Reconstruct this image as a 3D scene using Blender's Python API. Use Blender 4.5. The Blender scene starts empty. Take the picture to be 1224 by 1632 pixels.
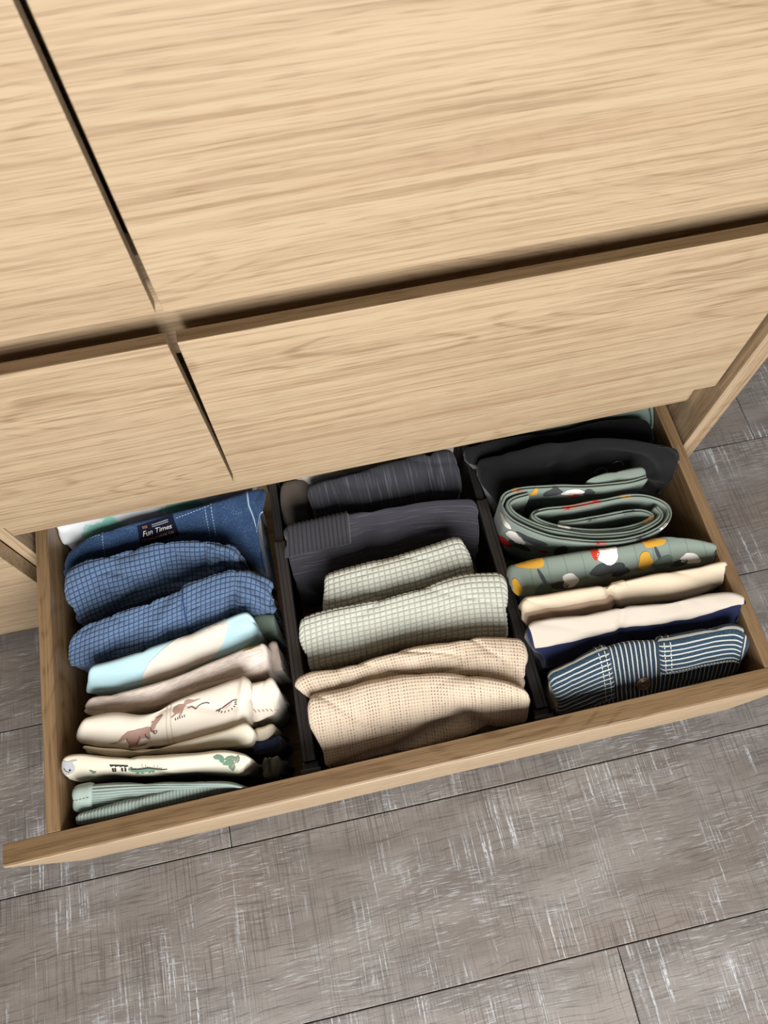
import bpy, bmesh, math, random
from mathutils import Vector, Matrix, noise

# ------------------------------------------------------------------ camera, world, light, exposure
scene = bpy.context.scene
cam_data = bpy.data.cameras.new('camera')
cam = bpy.data.objects.new('camera', cam_data)
scene.collection.objects.link(cam)
cam.rotation_mode = 'XYZ'
cam.location = (0.33019, -0.35138, 0.78662)
cam.rotation_euler = (0.40436, 0.01065, -0.21639)
cam_data.sensor_fit = 'VERTICAL'
cam_data.sensor_height = 36.0
cam_data.sensor_width = 27.0
cam_data.lens = 1187.31 / 1632 * 36.0
cam_data.clip_start = 0.02
cam_data.dof.use_dof = True
cam_data.dof.focus_distance = 0.86
cam_data.dof.aperture_fstop = 14.0
scene.camera = cam

world = bpy.data.worlds.new('world')
scene.world = world
world.use_nodes = True
wb = world.node_tree.nodes['Background']
wb.inputs['Color'].default_value = (0.86, 0.93, 1.0, 1)
wb.inputs['Strength'].default_value = 0.11

def area_light(name, loc, target, sx, sy, power, col):
    ld = bpy.data.lights.new(name, 'AREA')
    ld.shape = 'RECTANGLE'; ld.size = sx; ld.size_y = sy
    ld.energy = power; ld.color = col
    o = bpy.data.objects.new(name, ld)
    scene.collection.objects.link(o)
    o.location = loc
    o.rotation_euler = (Vector(target) - Vector(loc)).to_track_quat('-Z', 'Y').to_euler()
    return o
# daylight from the room's wide, low-silled window behind the photographer
area_light('window_daylight', (0.42, -1.6, 0.86), (0.36, 0.0, 0.20), 1.2, 1.3, 62, (1.0, 0.985, 0.965))

scene.view_settings.view_transform = 'Standard'
scene.view_settings.look = 'None'
scene.view_settings.gamma = 1.0
scene.view_settings.use_curve_mapping = False
scene.view_settings.exposure = 0.07

# ------------------------------------------------------------------ small helpers
C = scene.collection
def lin(r, g, b):
    f = lambda c: (c / 255 / 12.92) if c / 255 <= 0.04045 else ((c / 255 + 0.055) / 1.055) ** 2.4
    return (f(r), f(g), f(b), 1.0)

def link(name, me, mat=None, parent=None):
    o = bpy.data.objects.new(name, me)
    C.objects.link(o)
    if mat is not None:
        me.materials.append(mat)
    if parent is not None:
        o.parent = parent
    return o

def from_bm(name, bm, mat, parent=None, smooth=False):
    me = bpy.data.meshes.new(name)
    bm.normal_update()
    bm.to_mesh(me); bm.free()
    if smooth:
        for p in me.polygons: p.use_smooth = True
    return link(name, me, mat, parent)

def add_box(bm, x0, x1, y0, y1, z0, z1, bev=0.0):
    v = [bm.verts.new(p) for p in ((x0,y0,z0),(x1,y0,z0),(x1,y1,z0),(x0,y1,z0),(x0,y0,z1),(x1,y0,z1),(x1,y1,z1),(x0,y1,z1))]
    fs = [bm.faces.new([v[i] for i in f]) for f in ((3,2,1,0),(4,5,6,7),(0,1,5,4),(1,2,6,5),(2,3,7,6),(3,0,4,7))]
    if bev > 0:
        es = set(e for f in fs for e in f.edges)
        bmesh.ops.bevel(bm, geom=list(es), offset=bev, segments=2, profile=0.6, affect='EDGES')
    return v

def board(name, x0, x1, y0, y1, z0, z1, mat, parent=None, bev=0.0008):
    bm = bmesh.new()
    add_box(bm, x0, x1, y0, y1, z0, z1, bev)
    return from_bm(name, bm, mat, parent)

def thing(name, label, cat, loc=(0, 0, 0), group=None):
    o = bpy.data.objects.new(name, None)
    C.objects.link(o); o.location = loc
    o.empty_display_size = 0.05
    tag(o, label, cat, group)
    return o
def tag(o, label, cat, group=None):
    o['label'] = label; o['category'] = cat
    if group: o['group'] = group
    return o

# ------------------------------------------------------------------ node helper
class NT:
    def __init__(s, name):
        s.mat = bpy.data.materials.new(name); s.mat.use_nodes = True
        s.t = s.mat.node_tree; s.n = s.t.nodes
        s.b = s.n['Principled BSDF']
    def new(s, typ, **kw):
        nd = s.n.new(typ)
        for k, v in kw.items(): setattr(nd, k, v)
        return nd
    def put(s, sock, val):
        if val is None: return
        if hasattr(val, 'is_linked') or isinstance(val, bpy.types.NodeSocket): s.t.links.new(val, sock)
        else: sock.default_value = val
    def m(s, op, a, b=None, c=None, clamp=False):
        nd = s.new('ShaderNodeMath', operation=op, use_clamp=clamp)
        s.put(nd.inputs[0], a); s.put(nd.inputs[1], b); s.put(nd.inputs[2], c)
        return nd.outputs[0]
    def vec(s, x, y, z=0.0):
        nd = s.new('ShaderNodeCombineXYZ')
        s.put(nd.inputs[0], x); s.put(nd.inputs[1], y); s.put(nd.inputs[2], z)
        return nd.outputs[0]
    def sep(s, v):
        nd = s.new('ShaderNodeSeparateXYZ'); s.put(nd.inputs[0], v); return nd.outputs
    def noise(s, v, scale=1.0, detail=3.0, rough=0.55, dist=0.0):
        nd = s.new('ShaderNodeTexNoise'); s.put(nd.inputs['Vector'], v)
        nd.inputs['Scale'].default_value = scale; nd.inputs['Detail'].default_value = detail
        nd.inputs['Roughness'].default_value = rough; nd.inputs['Distortion'].default_value = dist
        return nd.outputs[0]
    def ss(s, v, a, b):
        nd = s.new('ShaderNodeMapRange', interpolation_type='SMOOTHSTEP')
        s.put(nd.inputs[0], v); nd.inputs[1].default_value = a; nd.inputs[2].default_value = b
        return nd.outputs[0]
    def mix(s, f, a, b, blend='MIX'):
        nd = s.new('ShaderNodeMix', data_type='RGBA', blend_type=blend)
        s.put(nd.inputs[0], f); s.put(nd.inputs[6], a); s.put(nd.inputs[7], b)
        return nd.outputs[2]
    def bump(s, h, strength=0.3, dist=0.001):
        nd = s.new('ShaderNodeBump'); nd.inputs['Strength'].default_value = strength
        nd.inputs['Distance'].default_value = dist; s.put(nd.inputs['Height'], h)
        s.t.links.new(nd.outputs[0], s.b.inputs['Normal'])
    def obj(s): return s.new('ShaderNodeTexCoord').outputs['Object']
    def uv(s): return s.new('ShaderNodeTexCoord').outputs['UV']
    def rnd(s): return s.new('ShaderNodeObjectInfo').outputs['Random']
    def col(s, c): s.put(s.b.inputs['Base Color'], c)
    def rough(s, r): s.put(s.b.inputs['Roughness'], r)

# ------------------------------------------------------------------ wood, floor, wall materials
def oak(name, axis, light=(174, 153, 124), dark=(137, 112, 85), seed=0.0):
    n = NT(name)
    x, y, z = n.sep(n.obj())[:3]
    r = n.m('MULTIPLY', n.rnd(), 7.3)
    al, a1, a2 = {'x': (x, z, y), 'y': (y, x, z), 'z': (z, x, y)}[axis]
    al = n.m('ADD', al, n.m('ADD', r, seed))
    def nv(fa, f1, f2, z0=0.0): return n.vec(n.m('MULTIPLY', al, fa), n.m('MULTIPLY', b1, f1), n.m('ADD', n.m('MULTIPLY', a2, f2), z0))
    b1 = a1
    # slow wobble so that the grain is not ruler-straight
    wob = n.m('MULTIPLY', n.m('SUBTRACT', n.noise(nv(3.0, 7.0, 1.0), 1.0, 2.0), 0.5), 0.008)
    wob2 = n.m('MULTIPLY', n.m('SUBTRACT', n.noise(nv(26.0, 60.0, 20.0), 1.0, 1.0), 0.5), 0.0012)
    b1 = n.m('ADD', n.m('ADD', a1, wob), wob2)
    coarse = n.noise(nv(2.4, 95.0, 60.0), 1.0, 3.0, 0.6)
    fine = n.noise(nv(5.5, 330.0, 200.0, 3.0), 1.0, 2.0, 0.6)
    pore = n.noise(nv(30.0, 900.0, 600.0, 9.0), 1.0, 1.0, 0.5)
    # cathedral figure: contour lines of a stretched noise field, only here and there
    field = n.noise(nv(2.2, 10.0, 5.0, 1.5), 1.0, 1.5, 0.45)
    ring = n.m('PINGPONG', n.m('MULTIPLY', field, 26.0), 0.5)
    patch = n.ss(n.noise(nv(1.6, 9.0, 2.0, 6.0), 1.0, 1.0), 0.47, 0.64)
    ringl = n.m('MULTIPLY', n.m('MULTIPLY', n.ss(ring, 0.30, 0.5), patch), n.ss(fine, 0.3, 0.6))
    broad = n.noise(nv(0.9, 14.0, 1.0, 2.0), 1.0, 2.0)
    f = n.m('ADD', n.m('MULTIPLY', n.ss(coarse, 0.40, 0.70), 0.40), n.m('MULTIPLY', n.ss(fine, 0.42, 0.68), 0.50))
    f = n.m('ADD', f, n.m('MULTIPLY', ringl, 0.62))
    f = n.m('ADD', f, n.m('MULTIPLY', n.m('SUBTRACT', broad, 0.5), 0.6))
    f = n.m('ADD', f, n.m('MULTIPLY', n.ss(pore, 0.54, 0.70), 0.45), None, True)
    c = n.mix(f, lin(*light), lin(*dark))
    warm = n.noise(nv(1.2, 22.0, 3.0, 12.0), 1.0, 2.0)
    c = n.mix(n.m('MULTIPLY', n.ss(warm, 0.5, 0.75), 0.35), c, n.mix(0.5, c, lin(152, 119, 95)))
    n.col(c)
    n.rough(n.m('ADD', 0.38, n.m('MULTIPLY', pore, 0.16)))
    n.b.inputs['IOR'].default_value = 1.5
    n.bump(n.m('SUBTRACT', 1.0, n.m('ADD', n.m('MULTIPLY', n.ss(pore, 0.5, 0.75), 0.6), n.m('MULTIPLY', fine, 0.6))), 0.30, 0.0006)
    return n.mat
OAK_X = oak('oak_grain_along_width', 'x')
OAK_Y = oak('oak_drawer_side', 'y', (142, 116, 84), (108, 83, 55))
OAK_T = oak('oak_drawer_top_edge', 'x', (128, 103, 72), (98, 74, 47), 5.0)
OAK_Z = oak('oak_grain_upright', 'z')
OAK_IN = oak('oak_drawer_bottom', 'x', (150, 120, 84), (114, 86, 54), 3.0)

def floor_mat():
    n = NT('grey_distressed_plank')
    x, y, z = n.sep(n.obj())[:3]
    r = n.m('MULTIPLY', n.rnd(), 19.7)
    u = n.m('ADD', x, r); v = n.m('ADD', y, n.m('MULTIPLY', r, 0.37))
    def nv(fu, fv, z0=0.0, uu=None, vv=None): return n.vec(n.m('MULTIPLY', uu or u, fu), n.m('MULTIPLY', vv or v, fv), z0)
    base = n.noise(nv(5.0, 20.0), 1.0, 5.0, 0.65)
    c = n.mix(n.ss(base, 0.3, 0.7), lin(106, 99, 94), lin(136, 130, 125))
    warm = n.noise(nv(2.5, 7.0, 4.0), 1.0, 2.0)
    c = n.mix(n.m('MULTIPLY', n.ss(warm, 0.45, 0.75), 0.5), c, lin(122, 107, 96))
    # grain lines along the plank, bent into cathedral figures here and there
    wob = n.m('MULTIPLY', n.m('SUBTRACT', n.noise(nv(6.0, 11.0, 2.0), 1.0, 2.0), 0.5), 0.022)
    jit = n.m('MULTIPLY', n.m('SUBTRACT', n.noise(nv(70.0, 70.0, 8.0), 1.0, 2.0), 0.5), 0.0018)
    vv = n.m('ADD', n.m('ADD', v, wob), jit)
    grain = n.noise(nv(16.0, 380.0, 0.0, None, vv), 1.0, 4.0, 0.65)
    c = n.mix(n.m('MULTIPLY', n.ss(grain, 0.50, 0.66), 0.62), c, lin(74, 67, 63))
    wl = n.noise(nv(34.0, 560.0, 7.0, None, vv), 1.0, 2.0, 0.6)
    mask1 = n.ss(n.noise(nv(8.0, 11.0, 11.0), 1.0, 4.0, 0.6), 0.42, 0.60)
    c = n.mix(n.m('MULTIPLY', n.m('MULTIPLY', n.ss(wl, 0.56, 0.63), mask1), 0.55), c, lin(178, 179, 180))
    # saw marks across the plank, dark and limed white
    wob2 = n.m('MULTIPLY', n.m('SUBTRACT', n.noise(nv(3.0, 5.0, 9.0), 1.0, 2.0), 0.5), 0.010)
    uu = n.m('ADD', u, wob2)
    sawd = n.noise(nv(560.0, 9.0, 0.0, uu), 1.0, 3.0, 0.65)
    mask3 = n.ss(n.noise(nv(13.0, 9.0, 31.0), 1.0, 3.0, 0.6), 0.38, 0.60)
    c = n.mix(n.m('MULTIPLY', n.m('MULTIPLY', n.ss(sawd, 0.50, 0.64), mask3), 0.62), c, lin(72, 65, 62))
    saww = n.noise(nv(330.0, 7.0, 5.0, uu), 1.0, 2.0, 0.6)
    mask2 = n.ss(n.noise(nv(15.0, 8.0, 21.0), 1.0, 3.0, 0.65), 0.47, 0.66)
    brk = n.ss(n.noise(nv(420.0, 190.0, 3.0), 1.0, 2.0), 0.32, 0.58)
    wf = n.m('MULTIPLY', n.m('MULTIPLY', n.ss(saww, 0.53, 0.62), mask2), brk)
    c = n.mix(n.m('MULTIPLY', wf, 0.85), c, lin(194, 198, 203))
    speck = n.noise(nv(900.0, 900.0, 2.0), 1.0, 1.0)
    c = n.mix(n.m('MULTIPLY', n.ss(speck, 0.4, 0.75), 0.22), c, lin(76, 70, 66))
    n.col(c)
    n.rough(0.48)
    n.bump(n.m('SUBTRACT', n.m('MULTIPLY', wf, 0.3), n.m('ADD', n.ss(grain, 0.5, 0.66), n.ss(sawd, 0.5, 0.64))), 0.22, 0.0005)
    return n.mat
FLOOR = floor_mat()
def plain(name, rgb, rough=0.7):
    n = NT(name); n.col(lin(*rgb)); n.rough(rough); return n.mat
SUBFLOOR = plain('dark_seam', (58, 52, 48), 0.9)
def wall_mat():
    n = NT('painted_wall'); c = n.noise(n.obj(), 60.0, 4.0)
    n.col(n.mix(c, lin(226, 223, 216), lin(232, 229, 223))); n.rough(0.85); n.bump(c, 0.2, 0.001); return n.mat
WALL = wall_mat()
def plastic():
    n = NT('smoky_dark_plastic')
    c = n.noise(n.vec(*[n.m('MULTIPLY', q, k) for q, k in zip(n.sep(n.obj())[:3], (300.0, 14.0, 300.0))]), 1.0, 3.0)
    n.col(n.mix(c, lin(44, 42, 42), lin(66, 62, 62))); n.rough(0.32)
    n.b.inputs['Transmission Weight'].default_value = 0.12
    return n.mat
PLASTIC = plastic()

# ------------------------------------------------------------------ fabric materials (UV in metres along / across the cloth)
def fabric(name, rgb, kind='plain', rgb2=None, cell=0.006, cell2=None, seed=0.0):
    n = NT(name)
    uvs = n.sep(n.uv()); u, v = uvs[0], uvs[1]
    n.rough(0.92)
    n.b.inputs['Sheen Weight'].default_value = 0.18
    n.b.inputs['Sheen Roughness'].default_value = 0.5
    n.b.inputs['Specular IOR Level'].default_value = 0.2
    base = lin(*rgb)
    weave = n.noise(n.vec(n.m('MULTIPLY', u, 1300.0), n.m('MULTIPLY', v, 1300.0), seed), 1.0, 2.0)
    mott = n.noise(n.vec(n.m('MULTIPLY', u, 60.0), n.m('MULTIPLY', v, 60.0), seed), 1.0, 4.0, 0.65)
    dk = tuple(c * 0.84 for c in base[:3]) + (1.0,)
    c = n.mix(n.m('MULTIPLY', weave, 0.7), base, dk)
    h = n.m('MULTIPLY', weave, 0.35); st, ds = 0.25, 0.0006
    def tri(co, p): return n.m('ABSOLUTE', n.m('SINE', n.m('MULTIPLY', co, math.pi / p)))
    if kind == 'waffle':
        c2 = cell2 or cell
        du, dv = tri(u, cell), tri(v, c2)
        g = n.m('MINIMUM', n.ss(du, 0.05, 0.42), n.ss(dv, 0.05, 0.50))
        yarn = n.noise(n.vec(n.m('MULTIPLY', u, 900.0), n.m('MULTIPLY', v, 300.0), seed), 1.0, 2.0)
        c = n.mix(g, lin(*rgb2), n.mix(n.m('MULTIPLY', yarn, 0.45), base, lin(*rgb2)))
        h = n.m('ADD', n.m('MULTIPLY', g, 1.0), n.m('MULTIPLY', yarn, 0.3)); st, ds = 0.5, 0.0010
    elif kind == 'rib':
        d = tri(u if cell > 0 else v, abs(cell))
        w = n.noise(n.vec(n.m('MULTIPLY', u, 500.0), n.m('MULTIPLY', v, 900.0), seed), 1.0, 2.0)
        c = n.mix(n.ss(d, 0.0, 0.55), lin(*rgb2), n.mix(n.m('MULTIPLY', w, 0.5), base, lin(*rgb2)))
        h = n.m('ADD', d, n.m('MULTIPLY', w, 0.3)); st, ds = 0.55, 0.0012
    elif kind == 'slub':
        w = n.noise(n.vec(n.m('MULTIPLY', u, 380.0 if cell > 0 else 14.0), n.m('MULTIPLY', v, 14.0 if cell > 0 else 380.0), seed), 1.0, 3.0, 0.6)
        c = n.mix(n.ss(w, 0.5, 0.72), base, lin(*rgb2)); h = n.m('ADD', h, w); st, ds = 0.5, 0.001
    elif kind == 'knit':
        wob = n.m('MULTIPLY', n.m('SUBTRACT', mott, 0.5), 0.0016)
        pu, pv = 0.0032, 0.0036
        d1 = tri(n.m('ADD', u, wob), pu); d2 = tri(n.m('ADD', v, wob), pv)
        colm = n.ss(n.noise(n.vec(n.m('MULTIPLY', u, 130.0), n.m('MULTIPLY', v, 4.0), seed), 1.0, 2.0), 0.40, 0.60)
        jit = n.noise(n.vec(n.m('MULTIPLY', u, 420.0), n.m('MULTIPLY', v, 420.0), seed), 1.0, 1.0)
        hole = n.m('MULTIPLY', n.m('MULTIPLY', n.ss(d1, 0.70, 0.15), n.ss(d2, 0.86, 0.40)), n.ss(jit, 0.25, 0.55))
        hole = n.m('MULTIPLY', hole, n.m('ADD', 0.25, n.m('MULTIPLY', colm, 0.75)))
        c = n.mix(hole, n.mix(n.m('MULTIPLY', n.m('ADD', weave, n.m('MULTIPLY', d2, 0.2)), 0.4), base, dk), lin(*rgb2))
        h = n.m('SUBTRACT', n.m('ADD', n.m('MULTIPLY', d1, 0.35), n.m('MULTIPLY', d2, 0.25)), n.m('MULTIPLY', hole, 1.1)); st, ds = 0.75, 0.0014
    elif kind == 'stripe':
        co = u if cell > 0 else v
        wob = n.m('MULTIPLY', n.m('SUBTRACT', mott, 0.5), 0.0008)
        d = tri(n.m('ADD', co, wob), abs(cell))
        tw = n.noise(n.vec(n.m('MULTIPLY', u, 900.0), n.m('MULTIPLY', v, 900.0), seed), 1.0, 2.0)
        c = n.mix(n.ss(d, 0.34, 0.46), n.mix(n.m('MULTIPLY', tw, 0.3), lin(*rgb2), base), n.mix(n.m('MULTIPLY', n.ss(tw, 0.45, 0.8), 0.35), base, lin(110, 135, 155)))
        h = n.m('ADD', tw, n.m('MULTIPLY', d, 0.2)); st, ds = 0.35, 0.0007
    elif kind == 'denim':
        tw = n.noise(n.vec(n.m('MULTIPLY', u, 1500.0), n.m('MULTIPLY', v, 420.0), seed), 1.0, 3.0, 0.7)
        fade = n.ss(mott, 0.42, 0.72)
        c = n.mix(n.ss(tw, 0.45, 0.75), base, n.mix(fade, n.mix(0.35, base, lin(*rgb2)), lin(*rgb2)))
        h = n.m('ADD', tw, mott); st, ds = 0.45, 0.0009
    elif kind == 'heather':
        fl = n.noise(n.vec(n.m('MULTIPLY', u, 90.0), n.m('MULTIPLY', v, 420.0), seed), 1.0, 4.0, 0.7)
        c = n.mix(n.ss(fl, 0.38, 0.66), base, lin(*rgb2))
    elif kind == 'tiedye':
        wx = n.m('MULTIPLY', n.m('SUBTRACT', n.noise(n.vec(n.m('MULTIPLY', u, 55.0), n.m('MULTIPLY', v, 55.0), seed), 1.0, 3.0), 0.5), 0.05)
        def spot(cu, cv, ru, rv):
            a_ = n.m('DIVIDE', n.m('SUBTRACT', n.m('ADD', u, wx), cu), ru); b_ = n.m('DIVIDE', n.m('SUBTRACT', n.m('ADD', v, wx), cv), rv)
            return n.ss(n.m('ADD', n.m('MULTIPLY', a_, a_), n.m('MULTIPLY', b_, b_)), 1.1, 0.5)
        f1 = n.m('MAXIMUM', spot(0.060, 0.048, 0.030, 0.020), n.m('MAXIMUM', spot(0.150, 0.040, 0.030, 0.016), spot(0.225, 0.058, 0.02, 0.02)))
        f2 = n.ss(n.noise(n.vec(n.m('MULTIPLY', u, 18.0), n.m('MULTIPLY', v, 20.0), seed + 5), 1.0, 2.0, 0.5, 0.6), 0.55, 0.7)
        c = n.mix(f1, n.mix(n.m('MULTIPLY', f2, 0.6), base, lin(186, 190, 190)), lin(*rgb2))
    n.col(c)
    n.bump(h, st, ds)
    return n.mat
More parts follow.
